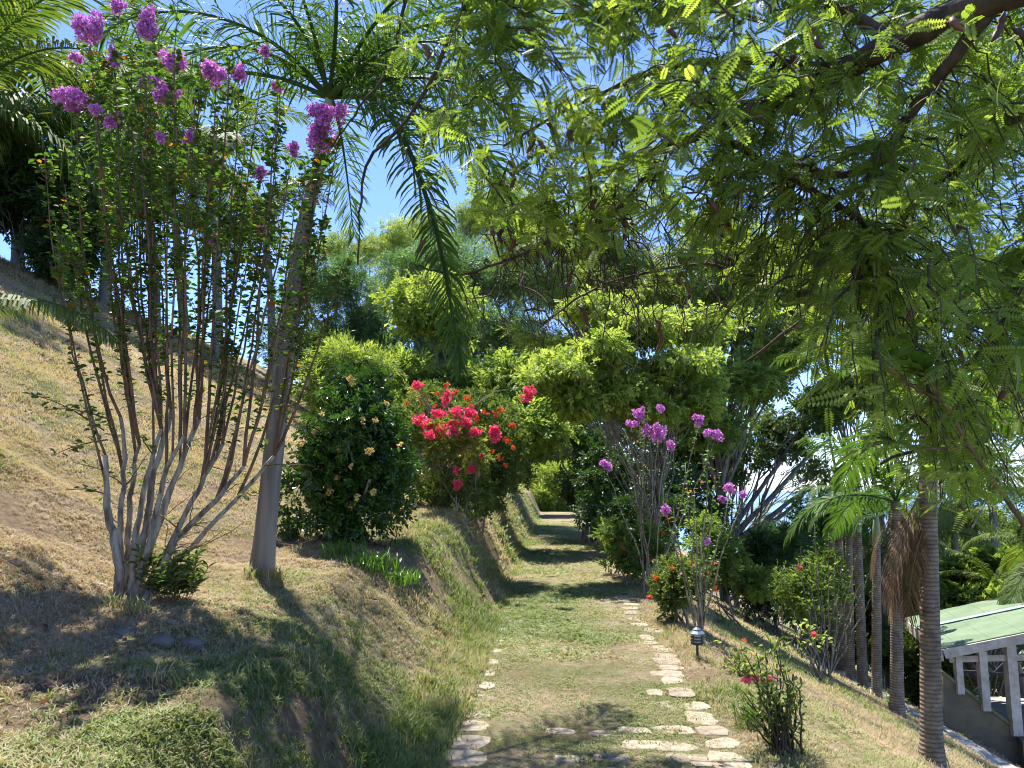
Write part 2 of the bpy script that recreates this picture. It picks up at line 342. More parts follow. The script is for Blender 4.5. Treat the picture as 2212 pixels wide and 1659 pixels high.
# ------------------------------------------------------------------ grass blades
def tuft(nb, h, wd, spread, lean, seed, seg=2):
    rg = np.random.default_rng(seed); v = []; q = []; t = []
    for k in range(nb):
        a = rg.uniform(0, 6.28); b0 = np.array([math.cos(a), math.sin(a), 0]) * spread * rg.uniform(0, 1)
        az = rg.uniform(0, 6.28); l = rg.uniform(.5, 1) * lean; hh = h * rg.uniform(.5, 1.1)
        d = np.array([math.cos(az) * l, math.sin(az) * l, 1.]); d /= np.linalg.norm(d)
        s = np.array([-math.sin(az), math.cos(az), 0]) * wd
        o = len(v)
        if seg == 1: v += [b0 - s, b0 + s, b0 + d * hh]; t.append((o, o + 1, o + 2))
        else:
            m_ = b0 + d * hh * .55; tip = b0 + d * hh * .9 + np.array([math.cos(az), math.sin(az), -.4]) * hh * .35 * lean
            v += [b0 - s * .8, b0 + s * .8, m_ + s, m_ - s, tip]; q.append((o, o + 1, o + 2, o + 3)); t.append((o + 3, o + 2, o + 4))
    return np.array(v), (np.array(q) if q else None), np.array(t)
rg = np.random.default_rng(5)
mb = MB()
def dryness(x, y):
    hill = np.clip((-1.6 - x) / 1.4, 0, 1) * .32
    g = .43 + .6 * fbm(x / 1.3, y / 1.3, 71, 3) + .25 * fbm(x / .3, y / .3, 77, 2)
    near = .14 * smooth((5.0 - y) / 2.2) * (x < -1)
    foot = .2 * np.exp(-((x + .95) / .4) ** 2)
    rt = -.08 * (x > 1.15)
    pth = .13 * ((x > -.6) & (x < 1.15))
    return np.clip(g - hill + near + foot + rt + pth, 0, 1)
def scatter(n, x0, x1, y0, y1, tmpl, smin, smax, mask=None, wfar=1.):
    x = rg.uniform(x0, x1, n); y = rg.uniform(y0, y1, n)
    k = rg.random(n) < np.clip(.75 + .9 * fbm(x / .35, y / .35, 81, 2), .12, 1)
    if mask is not None: k &= mask(x, y)
    k &= rg.random(n) > np.clip(soil(x, y) * 1.0, 0, .93)
    q, _ = seg_dist(x, y, WK); k &= q > .38
    x = x[k]; y = y[k]; n = len(x)
    z = H(x, y); a = rg.uniform(0, 6.28, n); tx = rg.normal(0, .18, n); ty = rg.normal(0, .18, n)
    c, s = np.cos(a), np.sin(a); zz = nz(np.stack([tx, ty, np.ones(n)], -1)); xx = nz(np.stack([c, s, -tx * c - ty * s], -1)); yy = np.cross(zz, xx)
    dr = np.clip(dryness(x, y) + rg.normal(0, .24, n), 0, 1)
    sc = rg.uniform(smin, smax, n) * (1 + .25 * (dr > .6)) * (1 + .5 * fbm(x / .6, y / .6, 83, 3))
    scv = np.stack([sc * wfar, sc * wfar, sc], -1)
    mb.inst(tmpl, np.stack([x, y, z - .004], -1), np.stack([xx, yy, zz], -1), scv, dr)
onpath = lambda x, y: (x > edgeL(y)) & (x < edgeR(y))
offpath = lambda x, y: ~onpath(x, y)
inview = lambda x, y: (x > -.78 * y - .6) & (x < .72 * y + .6)
T5 = [tuft(7, .05, .0021, .035, .95, s) for s in range(3)]; T5b = [tuft(6, .055, .0034, .04, .8, 10 + s, 1) for s in range(3)]
P5 = [tuft(7, .026, .0022, .028, 1.4, 20 + s) for s in range(3)]
for t_ in T5:
    scatter(13000, -3.2, -.6, 1.9, 4.2, t_, .6, 1.25, lambda x, y: offpath(x, y) & inview(x, y))
    scatter(17000, -5.6, -.6, 4.2, 7.5, t_, .5, 1.1, lambda x, y: offpath(x, y) & inview(x, y), 1.15)
    scatter(5500, 1.0, 3.6, 3.6, 7.5, t_, .5, 1.1, lambda x, y: offpath(x, y) & inview(x, y), 1.1)
for t_ in T5b:
    scatter(14000, -9, -.6, 7.5, 13, t_, .6, 1.2, lambda x, y: offpath(x, y) & inview(x, y), 1.5)
    scatter(9000, 1.0, 7.5, 7.5, 14, t_, .5, 1.1, lambda x, y: offpath(x, y) & inview(x, y), 1.5)
    scatter(12000, -13.5, -.6, 13, 26, t_, .8, 1.5, lambda x, y: offpath(x, y), 2.2)
    scatter(4000, 1.0, 9, 14, 26, t_, .7, 1.3, lambda x, y: offpath(x, y), 2.2)
    scatter(3000, -1.9, -.6, 12, 45, t_, .9, 1.7, lambda x, y: offpath(x, y), 2.5)
for t_ in P5:
    scatter(13000, -.7, 1.25, 3.4, 7.5, t_, .6, 1.3, onpath)
    scatter(9000, -.7, 1.25, 7.5, 14, t_, .8, 1.4, onpath, 1.6)
    scatter(7000, -.7, 1.25, 14, 40, t_, 1.0, 1.6, onpath, 2.4)
# longer, greener blades along the foot and lip of the bank
TL = [tuft(7, .13, .0035, .05, .55, 30 + s) for s in range(3)]
for t_ in TL:
    scatter(1500, -1.0, -.62, 3.0, 9, t_, .4, 1.0, offpath)
    scatter(260, -1.9, -.9, 3.4, 12, t_, .4, 1.0, offpath)
    scatter(500, -1.9, -.7, 9, 22, t_, .5, 1.1, offpath, 1.4)
    scatter(350, 1.1, 1.6, 3.4, 10, t_, .4, .9, offpath)
    scatter(500, -6, -1.6, 3.4, 12, t_, .35, .8, lambda x, y: vn(x / .7, y / .7, 99) > .12)
    scatter(500, -11, -2.6, 10, 22, t_, .6, 1.3, lambda x, y: vn(x / .9, y / .9, 99) > .1, 1.5)
    scatter(300, 1.4, 6, 5, 14, t_, .4, .9, lambda x, y: vn(x / .7, y / .7, 98) > .1)
tag(mb.build('grass', M['grass'], smooth_=False), 'short half dry grass over the slopes and the path', 'grass', None, 'stuff')
mb = MB()      # fallen leaves
n = 800; x = np.concatenate([rg.uniform(-3.8, -1.8, 420), rg.uniform(-5, 3, 380)]); y = np.concatenate([rg.uniform(3.2, 5.4, 420), rg.uniform(3, 20, 380)])
lf = (np.array([(0, 0, 0), (-.3, .45, .1), (0, 1, 0), (.3, .45, .12.__float__())]), np.array([(0, 1, 2, 3)]), None)
d = rg.normal(0, 1, (n, 3)); d[:, 2] *= .25
mb.inst(lf, np.stack([x, y, H(x, y) + .02], -1), frames(d, np.array([0, 0, 1.]) + rg.normal(0, .3, (n, 3))), rg.uniform(.025, .055, n), rg.random(n) ** 1.3)
tag(mb.build('fallen_leaves', M['litter'], smooth_=False), 'scattered dry fallen leaves on the grass', 'fallen leaves', None, 'stuff')

# ------------------------------------------------------------------ path stones
rg = np.random.default_rng(9)
def stone(cx, cy_, sx, sy, label, group):
    k = 12; a = np.arange(k) * 2 * math.pi / k + rg.uniform(-.1, .1, k); r = rg.uniform(.8, 1.02, k) 
    sq = 1 / np.maximum(np.abs(np.cos(a)), np.abs(np.sin(a))) ** .95
    px = cx + np.cos(a) * r * sx * sq; py = cy_ + np.sin(a) * r * sy * sq; z0 = Hs(cx, cy_)
    top = z0 + .008 + rg.uniform(0, .006); tl = rg.normal(0, .02, 2)
    zt = top + (px - cx) * tl[0] + (py - cy_) * tl[1]
    v = np.vstack([np.column_stack([px, py, zt - .05]), np.column_stack([px, py, zt - .004]), np.column_stack([cx + (px - cx) * .9, cy_ + (py - cy_) * .9, zt]), [[cx, cy_, top]]])
    q = [(i, (i + 1) % k, k + (i + 1) % k, k + i) for i in range(k)] + [(k + i, k + (i + 1) % k, 2 * k + (i + 1) % k, 2 * k + i) for i in range(k)]
    t = [(2 * k + i, 2 * k + (i + 1) % k, 3 * k) for i in range(k)]
    m_ = MB(); m_.add(v - np.array([cx, cy_, z0]), q, t); o = m_.build('paving_stone', M['stone'], smooth_=False); o.location = (cx, cy_, z0); return tag(o, label, 'paving stone', group)
ONES = 'first second third fourth fifth sixth seventh eighth ninth'.split()
def ordn(k):
    if k < 9: return ONES[k]
    if k < 20: return 'tenth eleventh twelfth thirteenth fourteenth fifteenth sixteenth seventeenth eighteenth nineteenth twentieth'.split()[k - 9]
    if k == 19: return 'twentieth'
    return ('twenty-' if k < 29 else 'thirty-') + ONES[(k - 20) % 10] if (k - 19) % 10 else 'thirtieth'
kr = ki = kl = 0
y = 4.0
while y < 12.5:
    sy = rg.uniform(.1, .2)
    stone(float(edgeR(np.array([y]))[0]) - .1 + rg.normal(0, .025), y + sy, rg.uniform(.08, .145), sy, 'flat pale stone, %s from the near end of the right edge row' % ordn(kr), 'right edge stones'); kr += 1
    if y < 7 and rg.random() < .45:
        ki += 1; stone(.86 + rg.normal(0, .05), y + sy, rg.uniform(.06, .1), sy * .7, 'pale slab just inside the right edge stones, %s from the near end' % ordn(ki - 1), 'inner right slabs')
    y += sy * 2 + rg.uniform(-.02, .04) + (.1 if y > 8.5 else 0)
for vx, vy, s in [(1078, 1310, .06), (1072, 1335, .07), (1060, 1362, .08), (1062, 1385, .09), (1056, 1408, .1), (1050, 1432, .1), (1044, 1456, .11), (1038, 1484, .12), (1032, 1512, .13), (1026, 1542, .13), (1018, 1572, .13), (1012, 1606, .14), (1006, 1642, .15)]:
    p = gnd(vx, vy); stone(max(p[0], -.58), p[1], s, s * 1.1, 'flat pale stone, %s from the far end of the broken left edge row' % ordn(kl), 'left edge stones'); kl += 1
for vx, vy, s, lb in [(1208, 1583, .09, 'small flat slab near the middle of the path, leftmost of the scattered slabs'), (1308, 1588, .1, 'pale slab in the path centre, furthest back of the scattered slabs'),
                      (1370, 1582, .1, 'pale slab in the grass right of the path centre slab'), (1232, 1642, .09, 'low slab near the bottom edge, left of the path middle'),
                      (1320, 1640, .1, 'pale slab at the bottom edge in the path middle'), (1385, 1612, .12, 'broad tan slab in front of the right slabs'), (1455, 1580, .12, 'pale slab beside the right edge stones near the bottom'),
                      (1450, 1615, .14, 'large tan slab at the bottom right of the path'), (1490, 1645, .13, 'large pale slab at the bottom right corner of the path')]:
    p = gnd(vx, vy); stone(p[0], p[1], s * 1.2, s * .8, lb, 'scattered path slabs')

# ------------------------------------------------------------------ leaf templates
LEAF4 = (np.array([(0, 0, 0), (-.5, .5, .12), (0, 1, -.05), (.5, .5, .12)]), np.array([(0, 1, 2, 3)]), None)
LEAF6 = (np.array([(0, 0, 0), (-.36, .3, .1), (-.34, .7, .08), (0, 1, -.06), (.34, .7, .08), (.36, .3, .1)]), np.array([(0, 1, 2, 3), (0, 3, 4, 5)]), None)
def spray(nl, ll, lw, seed, flat=.35, curve=.15):
    r_ = np.random.default_rng(seed); mb_ = MB(); pos = []; dr = []
    for k in range(nl):
        s = (k + .6) / nl; side = 1 if k % 2 else -1; p = np.array([0, s, -curve * s * s]); a = side * r_.uniform(.5, 1.2) * (1 - .4 * s)
        pos.append(p); dr.append([math.sin(a), math.cos(a), r_.normal(-.1, flat)])
    pos = np.array(pos); dr = np.array(dr); up = np.array([0, 0, 1.]) + r_.normal(0, flat, (nl, 3))
    l = r_.uniform(.75, 1.1, nl) * ll
    mb_.inst(LEAF4, pos, frames(dr, up), np.stack([l * lw, l, l], -1), np.zeros(nl))
    return np.concatenate(mb_.v), np.concatenate(mb_.q), None
SP = [spray(9, .42, .55, k) for k in range(4)]
SPW = [spray(10, .5, .85, 20 + k, .3, .2) for k in range(3)]                 # broad leaves
SPN = [spray(16, .55, .13, 40 + k, .45, .35) for k in range(4)]               # needles / fine
def pinnate(npair, seed, curl=.12, lw=.1, ll=.21):
    r_ = np.random.default_rng(seed); v = []; q = []
    def zc_(s): return -curl * s * s
    for k in range(npair):
        s = .12 + .86 * k / (npair - 1); L = ll * (1 - .55 * abs(s - .45) ** 1.5 * 2) * r_.uniform(.9, 1.1)
        for sd_ in (-1, 1):
            o = len(v); b = np.array([0, s, zc_(s)]); e = b + np.array([sd_ * L, L * .28, -L * .12]); m_ = (b + e) / 2
            v += [b, m_ + np.array([0, -lw * .5, 0]), e, m_ + np.array([0, lw * .5, 0])]; q.append((o, o + 1, o + 2, o + 3))
    o = len(v); v += [(-.006, 0, 0), (.006, 0, 0), (.004, .97, zc_(.97)), (-.004, .97, zc_(.97))]; q.append((o, o + 1, o + 2, o + 3))
    return np.array(v, float), np.array(q), None
PIN = [pinnate(11, k, .1 + .12 * k) for k in range(3)]
PINF = [pinnate(7, 10 + k, .15, .12, .25) for k in range(2)]

def crownpts(c, r3, n, rg, K=14, sig=.2, shell=.5, flat=1.):
    u = nz(rg.normal(0, 1, (K, 3))); rr = rg.uniform(shell, 1, (K, 1)) ** .95
    cc = u * rr; k = rg.integers(0, K, n)
    p = cc[k] + rg.normal(0, sig, (n, 3)) * np.array([1, 1, flat])
    ln = np.linalg.norm(p, axis=1, keepdims=True); p = np.where(ln > 1.15, p * 1.15 / ln, p)
    out = nz(p - cc[k] * .55)
    return np.asarray(c) + p * np.asarray(r3), out, np.asarray(c) + cc * np.asarray(r3)
def leafdir(out, rg, droop=.15, upj=.5, outw=.6):
    n = len(out); d = out * outw + rg.normal(0, .6, (n, 3)) + np.array([0, 0, -droop]); up = np.array([0, 0, 1.]) + rg.normal(0, upj, (n, 3))
    return frames(d, up)
def curve(a, b, n, rg, sag=.1, j=.05):
    a = np.asarray(a, float); b = np.asarray(b, float); t = np.linspace(0, 1, n)[:, None]; L = np.linalg.norm(b - a)
    off = np.cumsum(rg.normal(0, j * L / n ** .5, (n, 3)), 0); off = off - t * off[-1]; off[0] = 0
    return a + (b - a) * t + off + np.array([0, 0, 1]) * sag * L * 4 * t * (1 - t) * .5
def tree(name, label, cat, base, fork, blobs, tm, n, size, mat, bark, r0, seed, group=None, K=14, sig=.2, shell=.5, flat=1., droop=.15, upj=.5, sub=5, stems=1, rndc=(.5, .25), sag=.1, split=6, parts=('trunk', 'crown')):
    """blobs: (vx, vy, Y, rpx, rpy, rdepth_m, weight)"""
    rg = np.random.default_rng(seed); base = np.asarray(base, float); fork = np.asarray(fork, float)
    rt = thing(name, base, label, cat, group); tr = MB(); cr = MB()
    cs = []; W = sum(b[6] for b in blobs)
    for st in range(stems):
        f2 = fork + (rg.normal(0, .25, 3) * (stems > 1)); b2 = base + np.array([*rg.normal(0, .12, 2), 0]) * (stems > 1) - np.array([0, 0, .15])
        c_ = curve(b2, f2, 8, rg, 0, .04); tr.tube(c_, np.linspace(r0, r0 * .6, 8), 8); cs.append(c_)
    jobs = []
    for vx, vy, Y, rx, ry, rd, wgt in blobs:
        c = P(vx, vy, Y); r3 = np.array((rx * Y / FPX, rd, ry * Y / FPX))
        if split <= 1: jobs.append((c, r3, int(n * wgt / W))); continue
        fr_ = rg.uniform(.4, 1, split); nn_ = fr_ ** 2 / (fr_ ** 2).sum()
        for k in range(split):
            u = nz(rg.normal(0, 1, 3)) * rg.uniform(.35, .85); rr_ = r3 * (.28 + .34 * fr_[k]) * rg.uniform(.85, 1.2, 3) * np.array([1, 1, .8])
            jobs.append((c + u * r3, rr_, int(n * wgt / W * nn_[k]) + 2))
    K = max(6, int(K * .45)) if split > 1 else K; sub = max(2, int(sub * .6)) if split > 1 else sub
    for bi, (c, r3, nb) in enumerate(jobs):
        pts, out, cc = crownpts(c, r3, nb, rg, K, sig, shell, flat)
        src = cs[bi % stems]; st = src[rg.integers(3, 8)]; limb = curve(st, c, 8, rg, sag, .06); tr.tube(limb, np.linspace(r0 * (.55 if bi % 3 == 0 else .3), r0 * .1, 8), 6)
        for q_ in cc[:sub]:
            s_ = limb[rg.integers(3, 8)]; b_ = curve(s_, q_, 6, rg, .06, .08); tr.tube(b_, np.linspace(r0 * .2, r0 * .05, 6), 4, cap=False)
        rot = leafdir(out, rg, droop, upj)
        ids = rg.integers(0, len(tm), nb); rn = np.clip(rg.normal(*rndc, nb) , 0, 1)
        for k in range(len(tm)):
            m_ = ids == k; cr.inst(tm[k], pts[m_], rot[m_], rg.uniform(.7, 1.2, m_.sum()) * size, rn[m_])
    tr.build(parts[0], bark, rt); cr.build(parts[1], mat, rt, smooth_=False)
    return rt

def flower(parent, c, r3, n, size, mat, seed, name='flower_cluster'):
    rg = np.random.default_rng(seed); u = nz(rg.normal(0, 1, (n, 3))); m_ = MB()
    K = 4 + int(n > 90) * 4 + int(n > 400) * 5; cc = nz(rg.normal(0, 1, (K, 3))) * rg.uniform(.25, .8, (K, 1)); k_ = rg.integers(0, K, n); rr = rg.uniform(.22, .45, (K, 1))[k_]
    p = cc[k_] + u * rr * rg.uniform(.6, 1.1, (n, 1))
    c = np.asarray(c, float)
    m_.inst(LEAF4, c + p * np.asarray(r3), frames(u + rg.normal(0, .8, (n, 3)), rg.normal(0, 1, (n, 3))), np.stack([size * 1.1 * rg.uniform(.7, 1.2, n)] * 3, -1), np.clip(.5 + .35 * u[:, 2] * 0 + rg.normal(0, .28, n), 0, 1))
    return m_.build(name, mat, parent, smooth_=False)

# ------------------------------------------------------------------ palms
def frondmesh(key, L, elev, droop, nl, ll, lw, mat, hang=.3, plume=False, seed=0, fwd=.5, dead=False, ex=1.25):
    rg = np.random.default_rng(seed); m = 18; s = np.linspace(0, 1, m); th = elev - droop * s ** ex
    dy = np.cos(th); dz = np.sin(th); ry = np.concatenate([[0], np.cumsum((dy[1:] + dy[:-1]) / 2)]) * L / (m - 1); rz = np.concatenate([[0], np.cumsum((dz[1:] + dz[:-1]) / 2)]) * L / (m - 1)
    rx = L * .06 * rg.normal() * s ** 2; pts = np.stack([rx, ry, rz], -1)
    mb = MB(); mb.tube(pts, np.linspace(.022, .004, m) * (L / 2.2), 5, .15 if not dead else .5)
    S = np.linspace(.1, .995, nl) ; S = np.repeat(S, 2); sd_ = np.tile([-1., 1.], nl); n = len(S)
    b = np.stack([np.interp(S, s, pts[:, k]) for k in range(3)], -1); T = np.interp(S, s, th); t = np.stack([0 * T, np.cos(T), np.sin(T)], -1); nr = np.stack([0 * T, -np.sin(T), np.cos(T)], -1)
    phi = rg.normal(.15, .12, n) if not plume else rg.uniform(-1.1, 1.3, n)
    side = np.stack([sd_, 0 * sd_, 0 * sd_], -1)
    d = nz(side * np.cos(phi)[:, None] + nr * np.sin(phi)[:, None] + t * (fwd + .9 * S ** 3)[:, None] + rg.normal(0, .05, (n, 3)))
    l = ll * np.clip(np.sin(np.pi * np.clip(.12 + S * .83, 0, 1)) ** .6, .25, 1) * rg.uniform(.88, 1.1, n); dn = np.array([0, 0, -1.])
    wv = nz(np.cross(d, nz(np.cross(d, t)))) * lw * .5
    if plume: wv = nz(rg.normal(0, 1, (n, 3))) * lw * .5
    md = b + d * (l * .5)[:, None] + dn * (hang * .12 * l)[:, None]; tp = b + d * (l * .85)[:, None] + dn * (hang * .6 * l)[:, None]
    m2 = b + d * (l * .75)[:, None] + dn * (hang * .34 * l)[:, None]
    v = np.stack([b - wv * .35, b + wv * .35, md + wv, md - wv, m2 + wv * .8, m2 - wv * .8, tp], 1).reshape(-1, 3); o = (np.arange(n) * 7)[:, None]
    q = np.concatenate([o + np.array([[0, 1, 2, 3]]), o + np.array([[3, 2, 4, 5]])]); tt = o + np.array([[5, 4, 6]])
    mb.add(v, q, tt, np.repeat(np.clip(rg.normal(.5, .22, n) , 0, 1), 7))
    return mb.mesh(key, mat, False)
def add_frond(parent, me, loc, az, scale=1., roll=0., label=None):
    o = bpy.data.objects.new('frond', me); C.objects.link(o); o.parent = parent
    w_ = np.array(parent['_w']); o.location = [float(k) for k in (np.asarray(loc) - w_)]
    o.rotation_euler = (0, roll, az); o.scale = (scale,) * 3
    if label: o['label'] = label
    return o
def palm(name, label, trunk_pts, rad, fronds, group=None, seed=0, trunkmat=None, shaft=0., cat='palm tree', fl=None):
    """fronds: list of (mesh, az, scale, roll)"""
    tp = np.asarray(trunk_pts, float); rt = thing(name, tp[0], label, cat, group)
    n = 40; t = np.linspace(0, 1, n); tt = np.linspace(0, 1, len(tp)); c = np.stack([np.interp(t, tt, tp[:, k]) for k in range(3)], -1)
    if len(tp) > 2:                     # smooth the polyline
        for _ in range(6): c[1:-1] = (c[:-2] + 2 * c[1:-1] + c[2:]) / 4
    c[0, 2] -= .12
    r = np.interp(t, [0, .03, .08, .25, 1], [rad[0] * 1.4, rad[0] * 1.22, rad[0] * 1.08, rad[0], rad[1]]) * (1 + .025 * np.sin(t * 90 + seed) * np.sin(t * 37))
    m_ = MB(); m_.tube(c, r, 14); m_.build('trunk', trunkmat or M['ring'], rt)
    top = c[-1]
    if shaft:
        d = nz(c[-1] - c[-4]); sp = np.array([top + d * shaft * k for k in (-.02, .15, .5, .85, 1.)]); m_ = MB(); m_.tube(sp, np.array([.95, 1.1, .95, .6, .35]) * rad[1], 12); m_.build('crownshaft', M['crownshaft'], rt); top = top + d * shaft * .8
    for me, az, sc, roll in fronds: add_frond(rt, me, top, az, sc, roll)
    return rt, top
FX = {}
def fx(key, *a, **k):
    if key not in FX: FX[key] = frondmesh(key, *a, **k)
    return FX[key]
# foxtail palm beside the path
fA = [fx('foxtail_frond_%d' % i, 2.5, R(e), R(dr), 120, .45, .02, M['palm'], hang=.35, plume=True, seed=i) for i, (e, dr) in enumerate([(75, 95), (50, 105), (28, 100), (5, 95), (60, 60)])]
rgm = np.random.default_rng(77)
def ring_of(meshes, n, sc=(.85, 1.1), a0=0., jit=.25):
    return [(meshes[k % len(meshes)], a0 + k * 2.39996 + rgm.normal(0, jit), rgm.uniform(*sc), rgm.normal(0, .12)) for k in range(n)]
pb = gnd(565, 1238); Yp = pb[1]
fr = ring_of(fA[:3], 9) + ring_of(fA[4:], 3)
fr += [(fA[3], R(-88), .95, .1), (fA[2], R(-85), .95, 0), (fA[1], R(-98), .95, .1), (fA[2], R(-122), .9, 0), (fA[1], R(-50), 1.0, 0), (fA[2], R(95), 1.0, 0), (fA[1], R(80), 1.1, 0)]
top = P(698, 290, Yp)
rt, ft = palm('foxtail_palm', 'leaning smooth grey palm trunk with bushy green fronds behind the flowering shrub', [pb, P(588, 1000, Yp), P(622, 720, Yp), P(652, 500, Yp), P(684, 380, Yp), top], (.085, .048), fr, None, 1, M['bark_palmgrey'], .45)
# the long hanging frond
hangf = fx('foxtail_frond_hanging', 3.7, R(30), R(116), 240, .3, .021, M['palm'], hang=.6, plume=True, seed=9, ex=.35)
add_frond(rt, hangf, ft, R(-137), 1.0, 0, 'long frond hanging straight down right of the trunk')

def grd_(vx, Y):
    p = P(vx, 800, Y); return np.array([p[0], p[1], Hs(p[0], p[1])])
# ---- coconut palms on the left
cA = [fx('coconut_frond_%d' % i, 3.6, R(e), R(dr), 70, .95, .045, M['coconut'], hang=h, seed=20 + i, fwd=.55) for i, (e, dr, h) in enumerate([(70, 85, .5), (45, 90, .7), (20, 80, .9), (-5, 70, 1.0)])]
def hill(vx, Y):
    p = P(vx, 800, Y); return np.array([p[0], p[1], Hs(p[0], p[1])])
def cpalm(vx, Yb, tvx, tvy, Yt, n, sc, label, seed, group='coconut palms on the left hill', rad=(.15, .1), ms=None, sk=0):
    b = hill(vx, Yb); t_ = P(tvx, tvy, Yt)
    return palm('coconut_palm', label, [b, b * .5 + t_ * .5 + np.array([.1, 0, .1]), t_], rad, ring_of(ms or cA, n, (sc * .85, sc * 1.1), seed), group, seed, M['bark_palmgrey'])
cpalm(-70, 15, -80, 220, 15, 17, 1.25, 'tall coconut palm at the upper left edge with glossy drooping fronds', 1)
cpalm(80, 18, 70, 300, 18, 18, 1.35, 'coconut palm behind the purple flowers at the upper left', 2)
cpalm(215, 20, 225, 360, 20, 14, .95, 'yellowish coconut palm on the ridge behind the flowering shrub', 3)
cpalm(20, 20, 20, 110, 20, 14, 1.3, 'highest coconut palm in the top left corner', 4)
cpalm(470, 23, 450, 340, 23, 15, 1.05, 'coconut palm on the ridge between the tall shrub stems and the grey trunk', 5)
cpalm(395, 26, 340, 190, 26, 14, 1.1, 'tall palm far behind showing above the purple flowers', 6)
cpalm(330, 24, 320, 430, 24, 14, 1.0, 'low palm on the ridge seen through the middle of the shrub', 7)
cpalm(590, 27, 570, 470, 27, 13, .95, 'palm on the ridge just left of the grey trunk', 8)
for vx, Y, lb, sd_ in [(20, 17, 'dark low shrub on the ridge at the left edge', 1), (120, 17, 'dark shrub on the ridge behind the leftmost shoots', 2), (-60, 16.5, 'shaded thicket under the coconut palms at the left edge', 3)]:
    b = grd_(vx, Y); c_ = b + np.array([0, 0, 1.3])
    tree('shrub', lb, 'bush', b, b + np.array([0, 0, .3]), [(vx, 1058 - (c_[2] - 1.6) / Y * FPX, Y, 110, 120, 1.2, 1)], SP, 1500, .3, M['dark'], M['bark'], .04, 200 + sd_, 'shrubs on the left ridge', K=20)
# low coconut frond reaching in from the left
b = P(-330, 800, 5.2); b[2] = Hs(b[0], b[1])
lowm = fx('coconut_frond_low', 3.3, R(20), R(60), 105, .5, .026, M['coconut'], hang=1.05, seed=44, fwd=.35)
t0 = P(-225, 690, 5.2)
palm('coconut_palm', 'young coconut palm off the left edge, one frond arching over the bare slope', [b, (b + t0) / 2, t0], (.14, .11),
     [(lowm, R(-91), .56, 0), (cA[0], R(40), .4, 0), (cA[1], R(100), .4, 0), (cA[2], R(140), .4, 0)], 'coconut palms on the left hill', 3, M['bark_palmgrey'])

# ---- crape myrtle in the left foreground
rg = np.random.default_rng(3)
mbp = gnd(292, 1290); mY = mbp[1]
my = thing('crape_myrtle', mbp, 'tall multi-stemmed crape myrtle with purple flower heads in the left foreground', 'flowering shrub')
knuck = [(232, 985, -.25), (262, 905, .1), (300, 960, .2), (345, 925, -.15), (372, 890, .15), (402, 935, -.3), (430, 905, .2), (480, 960, 0), (528, 1005, -.2), (590, 985, .15)]
tops = []
KN = []
for i, (kx, ky, dy) in enumerate(knuck):
    sx = 258 + (kx - 230) * .17; m_ = MB(); k = P(kx, ky, mY + dy)
    b0 = P(sx, 1300, mY + dy * .3); b0[2] = Hs(b0[0], b0[1]) - .05
    bend = P(sx + (kx - sx) * (.27 if i < 7 else .36), 1150 if i < 7 else 1165, mY + dy * .6)
    c_ = np.array([b0, (b0 + bend) / 2 + rg.normal(0, .012, 3), bend + rg.normal(0, .02, 3), (bend + k) / 2 + rg.normal(0, .02, 3), k]); t = np.linspace(0, 4, 17)
    c_ = np.stack([np.interp(t, range(5), c_[:, a]) for a in range(3)], -1)
    for _ in range(2): c_[1:-1] = (c_[:-2] + 2 * c_[1:-1] + c_[2:]) / 4
    c_ += rg.normal(0, .006, c_.shape)
    m_.tube(c_, np.linspace(.035, .015, 17) * (1.05 if i in (0, 4, 6) else .82) * rg.uniform(.95, 1.1, 17), 9)
    m_.build('stem', M['bark_myrtle'], my); KN.append(c_)
flw = [(195, 62, 40, 45), (258, 16, 22, 18), (316, 50, 25, 48), (155, 212, 46, 38), (245, 262, 22, 26), (244, 125, 16, 32), (378, 130, 30, 36), (322, 178, 32, 22), (362, 205, 34, 28), (466, 156, 28, 32), (517, 160, 18, 26),
       (568, 112, 15, 13), (561, 375, 19, 17), (700, 255, 42, 38), (690, 295, 44, 36), (735, 240, 16, 30), (600, 188, 14, 10), (632, 322, 12, 16), (566, 497, 14, 12), (345, 300, 10, 12), (408, 300, 10, 22), (208, 235, 14, 14), (165, 125, 14, 14), (460, 520, 9, 8)]
shoots = []; anchors = []
for i, (fx_, fy_, a, b_) in enumerate(flw): anchors.append((fx_, fy_ + b_ * .8))
for tx, ty in [(95, 330), (120, 480), (285, 90), (330, 0), (345, 60), (385, -30), (435, 60), (500, 95), (140, 400), (225, 330), (600, 240), (640, 420), (420, 210), (470, 260), (530, 300), (700, 470), (745, 560), (300, 220), (590, 330), (250, 420), (660, 360), (365, 330), (210, 100), (530, 430), (280, 330), (450, 400)]: anchors.append((tx, ty))
fol = MB(); lv_p = []; lv_d = []; lv_s = []
def leaves_on(c_, s0, dens, sz):
    L = np.linalg.norm(np.diff(c_, axis=0), axis=1); cum = np.concatenate([[0], np.cumsum(L)]); tot = cum[-1]
    n = int(tot * (1 - s0) * dens); s = (s0 + (1 - s0) * rg.random(n)) * tot
    p = np.stack([np.interp(s, cum, c_[:, k]) for k in range(3)], -1); a = rg.uniform(0, 6.28, n)
    d = np.stack([np.cos(a), np.sin(a), rg.normal(.12, .3, n)], -1)
    lv_p.append(p + d * .012); lv_d.append(d); lv_s.append(rg.uniform(.7, 1.15, n) * sz)
sh = []
